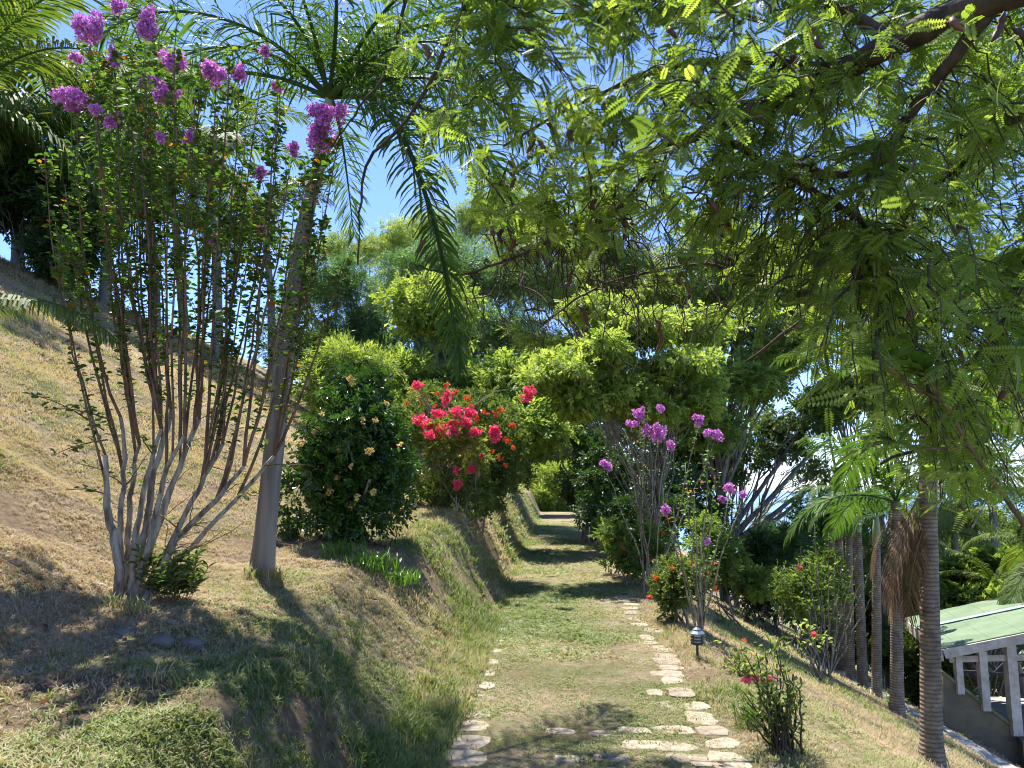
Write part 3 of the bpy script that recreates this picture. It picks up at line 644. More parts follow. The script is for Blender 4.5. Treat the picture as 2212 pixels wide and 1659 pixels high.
for i, (ax, ay) in enumerate(anchors):
    # knuckle below the tip
    kx0 = 230 + (ax - 90) * (360 / 640.); j = int(np.argmin([abs(k[0] - kx0) + rg.uniform(0, 45) for k in knuck])); st = KN[j][-1] if rg.random() < .6 else KN[j][-int(rg.integers(2, 6))]
    e = P(ax, ay, mY + knuck[j][2] * 1.3 + rg.normal(0, .22))
    c_ = curve(st, e, 14, rg, 0, .012); out = np.array([(e - st)[0] * .22, 0, 0]); t = np.linspace(0, 1, 14)[:, None]; c_ = c_ + out * 4 * t * (1 - t) * .5
    m_ = MB(); m_.tube(c_, np.linspace(.0115, .003, 14) * rg.uniform(.75, 1.1), 6)
    for k in range(rg.integers(6, 11)):      # short side twigs
        q_ = rg.integers(5, 13); a = rg.uniform(0, 6.28); ln = rg.uniform(.08, .34); d = np.array([math.cos(a) * .55, math.sin(a) * .55, 1.0]) * ln
        tw = curve(c_[q_], c_[q_] + d, 6, rg, 0, .05); m_.tube(tw, np.linspace(.004, .0015, 6), 4, cap=False); leaves_on(tw, .05, 62, .046)
    m_.build('shoot', M['shoot'], my); leaves_on(c_, .12 if ay > 200 else .2, 46, .05)
for k in range(9):                           # low side sprigs, one reaching left
    st = KN[rg.integers(0, 10)][rg.integers(8, 17)]; e = st + np.array([rg.uniform(-.35, .4), rg.uniform(-.4, .3), rg.uniform(-.1, .25)])
    tw = curve(st, e, 7, rg, .1, .05); leaves_on(tw, .2, 30, .05); sh.append(tw)
for a_, b_ in [((232, 950), (110, 985)), ((225, 930), (60, 850)), ((240, 905), (95, 885))]:
    tw = curve(P(*a_, mY - .1), P(*b_, mY - .45), 8, rg, .1, .03); leaves_on(tw, .15, 34, .055); sh.append(tw)
m_ = MB()
for tw in sh: m_.tube(tw, np.linspace(.006, .002, len(tw)), 5)
for k in range(26):                          # fine bare twigs low on the right
    st = KN[rg.integers(6, 10)][rg.integers(6, 17)]; e = st + np.array([rg.uniform(.0, .5), rg.uniform(-.2, .2), rg.uniform(-.1, .3)]); m_.tube(curve(st, e, 6, rg, .05, .1), np.linspace(.004, .0012, 6), 4, cap=False)
m_.build('twig', M['shoot'], my)
p = np.concatenate(lv_p); d = np.concatenate(lv_d); s = np.concatenate(lv_s); n = len(p)
fol.inst(LEAF6, p, frames(d, np.array([0, 0, 1.]) + rg.normal(0, .33, (n, 3))), s, rg.random(n))
fol.build('foliage', M['myrtle'], my, smooth_=False)
for i, (a, b_, rx, ry) in enumerate(flw):
    c = P(a, b_, mY + rg.normal(0, .15)); s_ = mY / FPX
    flower(my, c, (rx * s_, rx * s_ * .9, ry * s_), int(60 + rx * ry * .75), .021, M['purple'], 100 + i)
# grassy strap-leaf clump and rocks at its foot
def clump(name, label, cat, c, n, h, wd, seed, mat, lean=.5, spread=.1, group=None):
    t = tuft(n, h, wd, spread, lean, seed); m_ = MB(); c = np.array([c[0], c[1], Hs(c[0], c[1])])
    rg_ = np.random.default_rng(seed); k = len(t[0]) // (5 if t[1] is not None else 3)
    m_.add(t[0], t[1], t[2], np.repeat(np.clip(rg_.normal(.55, .2, k), 0, 1), 5)); o = m_.build(name, mat, None, smooth_=False); o.location = c; return tag(o, label, cat, group)
c0 = gnd(375, 1300)
rt = thing('leafy_weed', c0, 'bushy green weed with narrow leaves at the foot of the crape myrtle', 'plant'); m_ = MB(); ms = MB(); lp = []; ld = []
for k in range(34):
    a = rg.uniform(0, 6.28); r_ = rg.uniform(0, .16); b0 = c0 + np.array([math.cos(a) * r_, math.sin(a) * r_ * .7, 0]); e = b0 + np.array([math.cos(a) * .12, math.sin(a) * .1, rg.uniform(.14, .36)]); c_ = curve(b0, e, 7, rg, 0, .03); ms.tube(c_, .0025, 4, cap=False)
    for q_ in range(2, 7):
        for z_ in range(4): a2 = rg.uniform(0, 6.28); lp.append(c_[q_]); ld.append([math.cos(a2), math.sin(a2), rg.uniform(.0, .9)])
lp = np.array(lp); ld = np.array(ld); n = len(lp); sz = rg.uniform(.05, .1, n)
m_.inst(LEAF6, lp, frames(ld, np.array([0, 0, 1.]) + rg.normal(0, .3, (n, 3))), np.stack([sz * .28, sz, sz], -1), rg.random(n)); ms.build('stem', M['shoot'], rt); m_.build('foliage', M['mid'], rt, smooth_=False)
def rock(vx, vy, sx, sy, sz, label, seed, group='rocks ringing the shrub'):
    g = gnd(vx, vy); import bmesh
    bm = bmesh.new(); bmesh.ops.create_icosphere(bm, subdivisions=3, radius=1)
    co = np.array([v.co for v in bm.verts]); k = 1 + .35 * fbm(co[:, 0] * 1.3 + seed, co[:, 1] * 1.3 + co[:, 2], seed, 3)
    for v, kk in zip(bm.verts, k): v.co = (v.co.x * sx * kk, v.co.y * sy * kk, v.co.z * sz * kk)
    me = bpy.data.meshes.new('rock'); bm.to_mesh(me); bm.free(); me.materials.append(M['rock']); me.polygons.foreach_set('use_smooth', [True] * len(me.polygons))
    o = bpy.data.objects.new('rock', me); C.objects.link(o); o.location = (g[0], g[1], g[2] - sz * .1); tag(o, label, 'rock', group)
rock(270, 1372, .085, .06, .04, 'flat grey rock in front of the myrtle stems, leftmost of three', 1)
rock(352, 1390, .07, .055, .05, 'grey rock in front of the myrtle stems, middle of three', 2)
rock(415, 1395, .07, .055, .055, 'rounded grey rock right of the other two at the shrub foot', 3)
for vx, vy, n, h, sd_, lb in [(545, 1250, 60, .16, 1, 'grass tuft at the left foot of the grey palm trunk'), (600, 1255, 70, .17, 2, 'thick grass tuft at the right foot of the grey palm trunk'), (290, 1330, 70, .17, 3, 'grass clump at the base of the myrtle stems'), (240, 1320, 40, .15, 4, 'small grass clump left of the myrtle stems')]:
    clump('grass_tuft', lb, 'grass tuft', gnd(vx, vy), n, h, .0035, sd_, M['longleaf'] if sd_ > 5 else M['grass'], .55, .09, 'grass tufts at trunk feet')
for vx, vy, n, h, sd_, lb in [(800, 1235, 260, .27, 11, 'long dark grass in the shade below the yellow-flowered bush'), (850, 1262, 160, .22, 12, 'long grass at the lower shaded edge below the yellow-flowered bush'), (745, 1205, 160, .24, 13, 'long grass directly under the yellow-flowered bush'),
                              (1010, 1085, 200, .42, 14, 'long arching grass clump on the bank lip under the red flowers'), (560 + 445, 1120, 120, .3, 15, 'long grass on the bank below the red-flowered bush')]:
    clump('grass_clump', lb, 'grass clump', gnd(vx, vy), n, h, .005, sd_, M['longleaf'], .6, .28, 'long grass clumps on the bank')

# ---- yellow-flowered ixora bush
rg = np.random.default_rng(12)
def bush(name, label, base, blobs, tm, n, size, mat, seed, group=None, cat='bush', r0=.02, **k):
    k.setdefault('split', 3)
    b = np.asarray(base, float); b[2] = Hs(b[0], b[1]); k.setdefault('stems', 5); k.setdefault('sub', 5)
    f = b + np.array([0, 0, k.pop('fh', .35)])
    return tree(name, label, cat, b, f, blobs, tm, n, size, mat, M['bark'] if 'bark' not in k else k.pop('bark'), r0, seed, group, parts=('stem', 'foliage'), **k)
def blooms(rt, lst, Y, mat, size, dens, seed, jit=.15, ylo=0):
    for i, f_ in enumerate(lst):
        a, b_, r_ = f_[:3]; ry = f_[3] if len(f_) > 3 else r_; YY = Y + rg.normal(0, jit) - ylo; s_ = YY / FPX
        flower(rt, P(a, b_, YY), (r_ * s_, r_ * s_ * .8, ry * s_), int(dens * (6 + r_ * ry * .5)), size, mat, seed + i)
yb = gnd(735, 1165, hi=20); yY = min(yb[1], 10.5); print('ybush', yb); yb = P(735, 1165, yY)
SPG = [spray(8, .48, .5, 60 + k, .5, .05) for k in range(4)]
rt = bush('ixora_bush', 'large dark glossy bush dotted with pale yellow flower heads beside the grey palm', yb,
     [(770, 945, yY, 85, 90, .65, 5), (825, 995, yY + .1, 62, 75, .5, 3), (722, 1040, yY - .1, 58, 85, .5, 3.4), (790, 1080, yY, 75, 65, .5, 2.4), (760, 860, yY + .1, 55, 50, .45, 1.4), (640, 1080, yY, 30, 90, .25, .6), (800, 850, yY + .2, 40, 40, .3, .6)],
     SPG, 3000, .17, M['glossy'], 31, split=1, K=26, sig=.17, shell=.6, rndc=(.5, .3), r0=.022, fh=.5)
blooms(rt, [(732, 968, 10), (736, 985, 8), (726, 1030, 10), (712, 1060, 9), (758, 1093, 11), (800, 975, 11), (803, 1060, 8), (772, 1075, 6), (696, 893, 8, 6), (680, 930, 10), (812, 910, 7), (783, 910, 7), (760, 822, 12), (760, 1008, 6), (862, 960, 6), (838, 870, 8), (652, 955, 8)], yY, M['yellow'], .022, 1.1, 500, ylo=.72)

# ---- orange ixora and red bougainvillea behind it
yo = 13.2; ob = P(1040, 1075, 14.5)
rt = bush('ixora_bush', 'wide green bush with small orange flower heads behind the red bougainvillea', ob,
     [(1000, 900, yo + .8, 95, 60, .8, 3), (1070, 960, yo + .9, 60, 80, .7, 3), (920, 880, yo + .8, 60, 50, .6, 1.5), (1060, 1020, yo + .7, 55, 50, .5, 2), (960, 1000, yo + .9, 90, 50, .6, 2), (950, 1045, yo + .9, 90, 35, .5, 1.4), (1050, 1055, yo + .8, 50, 35, .5, 1.2), (1010, 1085, yo + .9, 80, 30, .5, 1.2), (985, 1055, yo - .3, 75, 32, .4, 1.3)],
     SPG, 3200, .17, M['mid'], 33, split=1, K=24, sig=.18, shell=.6, fh=.5)
blooms(rt, [(964, 830, 8), (985, 845, 8), (1070, 895, 9), (1085, 885, 8), (1050, 890, 8), (1010, 862, 9), (1020, 880, 8), (1105, 920, 8), (1030, 905, 8), (1095, 950, 8), (1112, 965, 7), (945, 850, 6), (905, 862, 6), (880, 870, 6), (1080, 990, 7), (1065, 975, 6), (1090, 1005, 6), (1060, 930, 7), (940, 880, 6), (915, 895, 6)], yo, M['orange'], .03, 1.3, 600, ylo=.1)
bb = P(985, 1075, 12.9)
rt = bush('bougainvillea', 'sprawling bougainvillea with bright red blooms leaning over the bank', bb,
     [(985, 945, 12.4, 75, 45, .5, 3), (945, 985, 12.3, 55, 35, .5, 1.6), (1020, 1000, 12.5, 50, 40, .5, 1.5), (900, 850, 12.7, 22, 20, .3, .3)],
     SP, 700, .15, M['coconut'], 35, K=16, sig=.22, sub=12, fh=.4, r0=.03, rndc=(.75, .2))
m_ = MB(); a_ = P(970, 960, 12.4); c_ = np.array([a_, P(1010, 885, 12.3), P(1070, 845, 12.2), P(1120, 838, 12.1), P(1141, 845, 12.1)]); m_.tube(c_, np.linspace(.012, .005, 5), 5)
for k in range(40):
    s_ = P(rg.uniform(900, 1030), rg.uniform(950, 1040), 12.4 + rg.normal(0, .3)); m_.tube(curve(P(955, 1040, 12.6), s_, 7, rg, .2, .1), np.linspace(.01, .003, 7), 4, cap=False)
m_.build('branch', M['bark'], rt)
blooms(rt, [(902, 832, 11, 14), (964, 857, 11, 17), (1141, 848, 15, 20), (905, 908, 16, 11), (922, 920, 18, 16), (951, 893, 20, 11), (984, 890, 17, 13), (1016, 892, 17, 12), (977, 914, 15, 9), (1006, 912, 14, 13), (1027, 930, 18, 15), (1067, 937, 19, 20), (977, 933, 14, 14), (1000, 945, 16, 16), (925, 940, 12, 12), (1000, 965, 12, 14), (1019, 960, 12, 6), (1036, 985, 7, 12), (984, 1016, 7, 9), (1017, 1014, 11, 12), (990, 1048, 11, 9), (955, 925, 14, 9), (945, 940, 10, 8)], 12.1, M['red'], .04, 1.5, 700)

# ---- bank-top and background trees, left and centre
def grd(vx, Y):
    p = P(vx, 1058, Y); return np.array([p[0], p[1], Hs(p[0], p[1])])
tree('casuarina_tree', 'soft blue-green fine-leaved tree behind the grey palm trunk', 'tree', grd(700, 30), P(730, 760, 30),
     [(745, 650, 30, 85, 85, 1.6, 4), (700, 730, 29, 70, 70, 1.3, 3), (790, 740, 31, 80, 80, 1.5, 3), (650, 640, 31, 50, 60, 1, 1), (620, 720, 29, 45, 60, .9, 1.2)], SPN, 3600, .42, M['blue'], M['bark'], .13, 41, K=16, sig=.25, shell=.4)
tree('feathery_shrub', 'pale yellow-green feathery bush on the bank behind the yellow-flowered bush', 'bush', grd(735, 19), grd(735, 19) + np.array([0, 0, 1.]),
     [(725, 790, 19, 60, 55, .9, 2), (700, 830, 18.5, 45, 50, .8, 1.4), (790, 810, 19, 50, 50, .8, 1.6)], SPN, 1500, .36, M['bright'], M['bark'], .05, 42, K=18, sig=.2, stems=3)
tree('leafy_tree', 'big green tree leaning over the left of the path end', 'tree', grd(1010, 23), P(1000, 900, 23),
     [(960, 700, 23, 110, 100, 2.0, 3), (880, 800, 22, 90, 90, 1.6, 2.4), (1040, 840, 21, 110, 100, 1.6, 3), (1130, 930, 20, 85, 75, 1.3, 2.2), (940, 900, 20.5, 90, 90, 1.2, 2), (1060, 960, 20, 80, 70, 1.2, 1.8), (1170, 820, 22, 80, 80, 1.4, 1.6)],
     SP, 8500, .32, M['bright'], M['bark'], .2, 43, K=34, sig=.17, shell=.3, upj=.7)
tree('leafy_tree', 'tall pale green tree rising behind the hanging palm frond', 'tree', grd(900, 34), P(900, 800, 34),
     [(890, 620, 34, 100, 80, 2.2, 3), (1000, 570, 35, 110, 75, 2.2, 3), (1110, 600, 35, 90, 80, 2, 2.4), (960, 760, 33, 130, 90, 2, 2.4), (1080, 730, 33, 110, 90, 2, 2.4)],
     SPN, 4800, .55, M['blue'], M['bark'], .22, 44, K=22, sig=.24, shell=.4, rndc=(.6, .25))
tree('bushy_tree', 'dark shrubby tree on the skyline left of the yellow-flowered bush', 'tree', grd(690, 24), P(690, 850, 24),
     [(690, 790, 24, 45, 60, .9, 2), (650, 760, 24, 40, 50, .9, 1.4), (850, 850, 22, 80, 60, 1.2, 2.4), (760, 880, 23, 90, 55, 1, 2)], SP, 2000, .3, M['mid'], M['bark'], .09, 45, K=16, sig=.22)
tree('feathery_tree', 'light airy treetop showing under the foxtail fronds left of centre', 'tree', grd(800, 40), P(820, 760, 40),
     [(740, 560, 40, 60, 50, 2, 1), (860, 520, 40, 80, 60, 2, 2), (960, 480, 41, 90, 60, 2, 2), (1060, 440, 41, 80, 60, 2, 2), (1000, 640, 40, 100, 60, 2, 2)], SPN, 4000, .5, M['bright'], M['bark'], .2, 54, K=22, sig=.24, shell=.4)
tree('bright_tree', 'spreading tree with layered bright yellow-green leaves and bare grey stems right of the path', 'tree', grd(1390, 15.5), P(1400, 1020, 15.5),
     [(1290, 760, 14.8, 90, 42, 1.1, 2), (1210, 810, 14.2, 85, 32, .9, 1.8), (1380, 700, 15.5, 100, 48, 1.3, 2.6), (1330, 830, 14.5, 110, 38, 1, 2.2), (1450, 780, 15.2, 95, 50, 1.2, 2.2), (1240, 880, 14.5, 80, 36, .8, 1.4), (1500, 850, 15.5, 80, 50, 1, 1.6), (1270, 680, 16, 80, 45, 1.2, 1.6), (1400, 890, 15, 80, 34, .9, 1.2), (1520, 690, 16.5, 90, 60, 1.2, 1.8)],
     SP, 9000, .21, M['bright'], M['bark'], .035, 46, K=20, sig=.3, shell=.1, flat=.45, split=8, rndc=(.55, .32), stems=4, droop=.35, upj=.35, sag=.25)
tree('feathery_tree', 'tall airy tree with fine bright leaves behind the layered tree', 'tree', grd(1330, 30), P(1330, 850, 30),
     [(1150, 520, 30, 110, 75, 2, 2.6), (1290, 560, 31, 110, 80, 2, 2.6), (1230, 650, 30, 110, 70, 2, 2.4), (1380, 620, 30, 90, 80, 2, 2), (1180, 730, 31, 100, 70, 2, 2), (1330, 450, 31, 120, 60, 2, 1.6)],
     SPN, 5200, .5, M['bright'], M['bark'], .2, 47, K=22, sig=.24, shell=.4)
tree('feathery_tree', 'tall light green tree filling the middle right behind the hanging tamarind twigs', 'tree', grd(1560, 24), P(1550, 900, 24),
     [(1500, 520, 24, 110, 80, 1.8, 2.4), (1620, 560, 25, 110, 90, 1.8, 2.4), (1570, 680, 24, 110, 80, 1.7, 2.4), (1690, 720, 24, 90, 90, 1.6, 2), (1640, 830, 23, 100, 70, 1.5, 2), (1520, 900, 23, 100, 70, 1.4, 1.8), (1440, 640, 25, 90, 70, 1.6, 1.6)],
     SP, 8000, .32, M['bright'], M['bark'], .16, 48, K=34, sig=.17, shell=.25, rndc=(.4, .25), upj=.7)
gl = tree('spreading_tree', 'tree with pale grey spreading limbs standing behind the right shrubs', 'tree', grd(1585, 27), P(1575, 1165, 27),
     [(1640, 960, 27, 90, 45, 1.2, 2), (1560, 1000, 26.5, 60, 55, 1.1, 1.6), (1720, 900, 27, 70, 60, 1.2, 1.8), (1760, 1010, 27.5, 45, 30, .8, .5), (1480, 980, 26, 70, 60, 1.2, 1.8)], SP, 2600, .32, M['mid'], M['bark'], .1, 49, K=16, sig=.22)
m_ = MB()
for a in [[(1570, 1175), (1590, 1130), (1640, 1060), (1690, 990), (1725, 930)], [(1575, 1170), (1620, 1120), (1680, 1060), (1745, 985), (1790, 950)], [(1580, 1175), (1600, 1110), (1600, 1040), (1610, 960)], [(1600, 1160), (1660, 1120), (1715, 1075), (1760, 1050)], [(1610, 1170), (1650, 1135), (1690, 1115), (1735, 1070)], [(1560, 1170), (1545, 1110), (1520, 1050), (1500, 990)]]:
    c_ = np.array([P(*q_, 26.8) for q_ in a]); t = np.linspace(0, len(a) - 1, 12); c_ = np.stack([np.interp(t, range(len(a)), c_[:, k]) for k in range(3)], -1); c_[1:-1] = (c_[:-2] + 2 * c_[1:-1] + c_[2:]) / 4; m_.tube(c_, np.linspace(.1, .045, 12), 8)
m_.build('limb', M['bark_palmgrey'], gl)
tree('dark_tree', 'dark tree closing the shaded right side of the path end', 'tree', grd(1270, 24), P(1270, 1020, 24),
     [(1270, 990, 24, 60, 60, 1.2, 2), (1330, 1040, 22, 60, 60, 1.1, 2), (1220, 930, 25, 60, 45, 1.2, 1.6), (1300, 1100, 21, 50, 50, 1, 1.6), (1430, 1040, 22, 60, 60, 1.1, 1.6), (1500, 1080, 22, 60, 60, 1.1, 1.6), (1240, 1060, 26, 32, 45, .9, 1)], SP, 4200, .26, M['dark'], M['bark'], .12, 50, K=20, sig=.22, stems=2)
tree('far_tree', 'sunlit light green bushy tree at the far end of the path', 'tree', grd(1180, 62), grd(1180, 62) + np.array([0, 0, 2.]),
     [(1190, 1040, 62, 55, 45, 2.5, 3), (1150, 1010, 66, 50, 45, 2.5, 2), (1240, 1020, 66, 50, 50, 2.5, 2), (1200, 1075, 60, 50, 25, 2, 2)], SPN, 2200, 1.0, M['bright'], M['bark'], .2, 51, K=18, sig=.22)
tree('far_tree', 'darker tree arching over the far end of the path', 'tree', grd(1110, 48), P(1110, 1000, 48),
     [(1130, 960, 48, 90, 35, 2.2, 2), (1220, 960, 50, 90, 35, 2.2, 2), (1090, 1010, 46, 40, 50, 1.4, 1.5), (1170, 900, 50, 110, 50, 2.5, 2)], SP, 3000, .6, M['mid'], M['bark'], .2, 52, K=20, sig=.22)
tree('far_tree', 'broad distant tree mass filling the gap above the path end', 'tree', grd(1100, 75), P(1100, 900, 75),
     [(1050, 880, 75, 130, 90, 4, 3), (1250, 850, 75, 130, 100, 4, 3), (1400, 900, 72, 110, 90, 4, 2.6), (900, 880, 75, 110, 80, 4, 2), (1300, 1000, 70, 120, 70, 3, 2)], SP, 4200, 1.1, M['mid'], M['bark'], .4, 53, K=22, sig=.22)
# ---- shrubs right of the path
def shrub(label, vx, Y, blobs, n, size, mat, seed, group='shrubs right of the path', tm=None, **k):
    return bush('shrub', label, grd(vx, Y), blobs, tm or SP, n, size, mat, seed, group, **k)
s1 = shrub('round shrub with tiny orange flowers at the right path edge, nearer one', 1470, 9.9, [(1460, 1255, 9.9, 55, 55, .4, 3), (1510, 1230, 10.1, 45, 50, .35, 2), (1440, 1295, 9.8, 40, 40, .3, 1.4)], 1300, .12, M['mid'], 61, K=18, sig=.2, rndc=(.6, .3))
blooms(s1, [(1415, 1248, 7), (1438, 1262, 7), (1420, 1238, 5), (1497, 1215, 6), (1545, 1270, 6), (1405, 1290, 6), (1470, 1200, 6), (1530, 1240, 7), (1450, 1225, 6), (1500, 1290, 6), (1540, 1215, 5), (1488, 1250, 6)], 9.6, M['orange'], .022, 1.2, 800)
s2 = shrub('leafy shrub with orange flowers further back along the right path edge', 1370, 13.5, [(1360, 1190, 13.5, 50, 40, .5, 2), (1400, 1170, 13.8, 45, 40, .5, 2), (1330, 1160, 15, 40, 40, .5, 1.4), (1440, 1180, 13.5, 40, 45, .5, 1.6)], 1300, .15, M['bright'], 62, K=18, sig=.22, rndc=(.15, .2))
blooms(s2, [(1345, 1185, 6), (1400, 1205, 6), (1385, 1150, 5), (1430, 1150, 5)], 13.1, M['orange'], .03, 1.2, 830)
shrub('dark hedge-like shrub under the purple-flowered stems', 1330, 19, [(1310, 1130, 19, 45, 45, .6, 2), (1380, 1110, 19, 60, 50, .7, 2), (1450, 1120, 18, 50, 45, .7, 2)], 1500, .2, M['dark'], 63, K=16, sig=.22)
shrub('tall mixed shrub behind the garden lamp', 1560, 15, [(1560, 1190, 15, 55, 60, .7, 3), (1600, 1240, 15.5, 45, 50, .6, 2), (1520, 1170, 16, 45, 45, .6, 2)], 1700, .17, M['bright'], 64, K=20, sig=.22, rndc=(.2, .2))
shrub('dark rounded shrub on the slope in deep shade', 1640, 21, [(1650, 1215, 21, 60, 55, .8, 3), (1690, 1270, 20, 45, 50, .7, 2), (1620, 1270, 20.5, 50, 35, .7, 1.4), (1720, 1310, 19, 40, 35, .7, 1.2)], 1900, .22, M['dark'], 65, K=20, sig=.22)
shrub('blue-green feathery shrub in front of the open sky', 1660, 24, [(1650, 1165, 24, 60, 40, .9, 2), (1700, 1180, 23, 60, 45, .9, 2), (1760, 1190, 22, 50, 45, .8, 2)], 1700, .34, M['blue'], 66, tm=SPN, K=18, sig=.22)
shrub('sprawling twiggy shrub with sparse pale leaves on the slope', 1690, 17.5, [(1700, 1250, 17.5, 55, 55, .6, 2), (1740, 1290, 17, 45, 45, .5, 1.6), (1780, 1240, 17.5, 45, 50, .6, 1.4)], 1000, .17, M['bright'], 67, K=18, sig=.25, sub=14, rndc=(.2, .2))
for i, (vx, vy) in enumerate([(1672, 1228), (1650, 1245), (1640, 1250), (1667, 1240)]): pass
# young crape myrtles with purple heads, right side
def youngmyrtle(label, vx, Y, tips, flowers_, seed, nl=34, group='young crape myrtles on the right', lowY=1330, kx=None):
    rg_ = np.random.default_rng(seed); b = grd(vx, Y); rt = thing('crape_myrtle', b, label, 'flowering shrub', group); m_ = MB(); lp = []; ld = []
    for (tx, ty) in tips:
        e = P(tx, ty, Y + rg_.normal(0, .2)); c_ = curve(b + np.array([rg_.normal(0, .05), rg_.normal(0, .05), -.05]), e, 12, rg_, 0, .03); m_.tube(c_, np.linspace(.016, .004, 12), 6)
        n = int(nl * np.linalg.norm(e - b)); s = rg_.uniform(.3, 1, n); t = np.linspace(0, 1, 12); p = np.stack([np.interp(s, t, c_[:, k]) for k in range(3)], -1) + rg_.normal(0, .04, (n, 3)); lp.append(p); a = rg_.uniform(0, 6.28, n); ld.append(np.stack([np.cos(a), np.sin(a), rg_.normal(0, .3, n)], -1))
    m_.build('stem', M['bark_myrtle'], rt); lp = np.concatenate(lp); ld = np.concatenate(ld); f_ = MB(); f_.inst(LEAF6, lp, frames(ld, np.array([0, 0, 1.]) + rg_.normal(0, .35, lp.shape)), rg_.uniform(.035, .06, len(lp)), rg_.random(len(lp))); f_.build('foliage', M['myrtle'], rt, smooth_=False)
    for i, (a, b_, rx, ry) in enumerate(flowers_):
        s_ = Y / FPX; flower(rt, P(a, b_, Y - .2), (rx * s_, rx * s_ * .9, ry * s_), int(30 + rx * ry * .7), .0022 * Y ** .5 * 6 * .55 + .01, M['purple'], seed * 10 + i)
    return rt
youngmyrtle('slender crape myrtle standing just behind the garden lamp with pink-purple flowers above', 1503, 9.2, [(1500, 1060), (1545, 1020), (1455, 1100), (1575, 1060), (1520, 1110), (1480, 1000), (1600, 1085), (1440, 1110), (1530, 960)], [(1575, 1056, 15, 10), (1604, 1068, 9, 8), (1560, 1075, 7, 7), (1440, 1103, 10, 12), (1528, 1170, 6, 5)], 71)
youngmyrtle('crape myrtle with the cluster of purple flower heads over the right path edge', 1400, 12.5, [(1380, 905), (1420, 945), (1440, 975), (1510, 920), (1545, 950), (1310, 1005), (1350, 930), (1400, 890)], [(1378, 893, 16, 16), (1366, 912, 15, 12), (1420, 930, 22, 24), (1450, 963, 14, 11), (1395, 928, 12, 14), (1425, 882, 11, 10), (1509, 908, 13, 17), (1545, 940, 20, 14), (1528, 935, 12, 8), (1306, 1000, 13, 9), (1312, 1012, 8, 9)], 72)
sm = youngmyrtle('many-stemmed bare shrub on the grassy slope in front of the ringed palms', 1765, 14.2, [(1740, 1200), (1760, 1170), (1790, 1150), (1820, 1170), (1850, 1200), (1720, 1230), (1880, 1230), (1775, 1220), (1805, 1200), (1750, 1260), (1835, 1240), (1760, 1130), (1700, 1290), (1860, 1260), (1900, 1250), (1730, 1180)], [], 73, 22, None)
blooms(sm, [(1727, 1225, 5), (1760, 1372, 6)], 13.8, M['red'], .04, 1, 900)
# pink flower on a pale twisted twig low on the slope
c0 = grd(1750, 12); rt = thing('hibiscus_plant', c0, 'leggy plant with pale twisted twigs and one red flower on the slope', 'plant'); m_ = MB(); f_ = MB(); rg = np.random.default_rng(8)
for tx, ty in [(1722, 1365), (1745, 1355), (1760, 1375), (1690, 1395), (1700, 1430), (1735, 1395), (1780, 1385)]:
    c_ = curve(c0 + rg.normal(0, .03, 3), P(tx, ty, 12 + rg.normal(0, .1)), 8, rg, .25, .1); m_.tube(c_, np.linspace(.014, .004, 8), 5)
    n = 16; f_.inst(LEAF6, c_[-1] + rg.normal(0, .06, (n, 3)), frames(rg.normal(0, 1, (n, 3)), np.array([0, 0, 1.]) + rg.normal(0, .3, (n, 3))), rg.uniform(.05, .09, n), rg.random(n))
m_.build('stem', M['bark_palmgrey'], rt); f_.build('foliage', M['bright'], rt, smooth_=False); flower(rt, P(1759, 1372, 11.9), (.045, .045, .04), 60, .03, M['red'], 5)
# straggly ixora at the lower right of the path
g0 = gnd(1688, 1625); rt = thing('ixora_bush', g0, 'straggly low ixora with dark stems and a few red flowers at the right path edge', 'bush'); m_ = MB(); f_ = MB(); Yx = g0[1]; print('ixora', g0)
for k in range(36):
    tx = rg.uniform(1590, 1730); ty = 1395 + 150 * rg.random() ** 1.1 + abs(tx - 1660) * .4; e = P(tx, ty, Yx + rg.normal(0, .18)); c_ = curve(g0 + rg.normal(0, .04, 3) * np.array([1, 1, .2]), e, 8, rg, .0, .06); m_.tube(c_, np.linspace(.008, .003, 8), 5)
    n = 15; i_ = rg.integers(3, 8, n); f_.inst(LEAF6, c_[i_] + rg.normal(0, .022, (n, 3)), frames(rg.normal(0, 1, (n, 3)) + np.array([0, 0, .5]), np.array([0, 0, 1.]) + rg.normal(0, .5, (n, 3))), np.stack([rg.uniform(.018, .026, n), rg.uniform(.035, .06, n), np.full(n, .05)], -1), rg.random(n))
m_.build('stem', M['bark_dark'], rt); f_.build('foliage', M['mid'], rt, smooth_=False)
for i, (a, b_, r_) in enumerate([(1612, 1468, 9), (1630, 1462, 8), (1662, 1468, 9), (1650, 1470, 5)]): flower(rt, P(a, b_, Yx), (r_ * Yx / FPX, r_ * Yx / FPX, .6 * r_ * Yx / FPX), 60, .013, M['red'], 950 + i)
clump('grass_clump', 'tall green grass blades left of the straggly red ixora', 'grass clump', gnd(1620, 1570), 90, .24, .004, 17, M['longleaf'], .5, .1, 'long grass on the right edge')
g0 = gnd(1620, 1470); g0b = thing('weedy_plant', g0, 'low reddish-stemmed weed with lime leaves between the lamp and the ixora', 'plant'); m_ = MB(); f_ = MB()
for k in range(26):
    e = P(rg.uniform(1540, 1680), rg.uniform(1372, 1450), g0[1] + rg.normal(0, .15)); c_ = curve(g0 + np.array([rg.normal(0, .14), rg.normal(0, .06), 0]), e, 7, rg, .05, .08); m_.tube(c_, np.linspace(.005, .002, 7), 4, cap=False)
    n = 9; i_ = rg.integers(2, 7, n); f_.inst(LEAF6, c_[i_] + rg.normal(0, .02, (n, 3)), frames(rg.normal(0, 1, (n, 3)), np.array([0, 0, 1.]) + rg.normal(0, .4, (n, 3))), rg.uniform(.03, .055, n), rg.random(n))
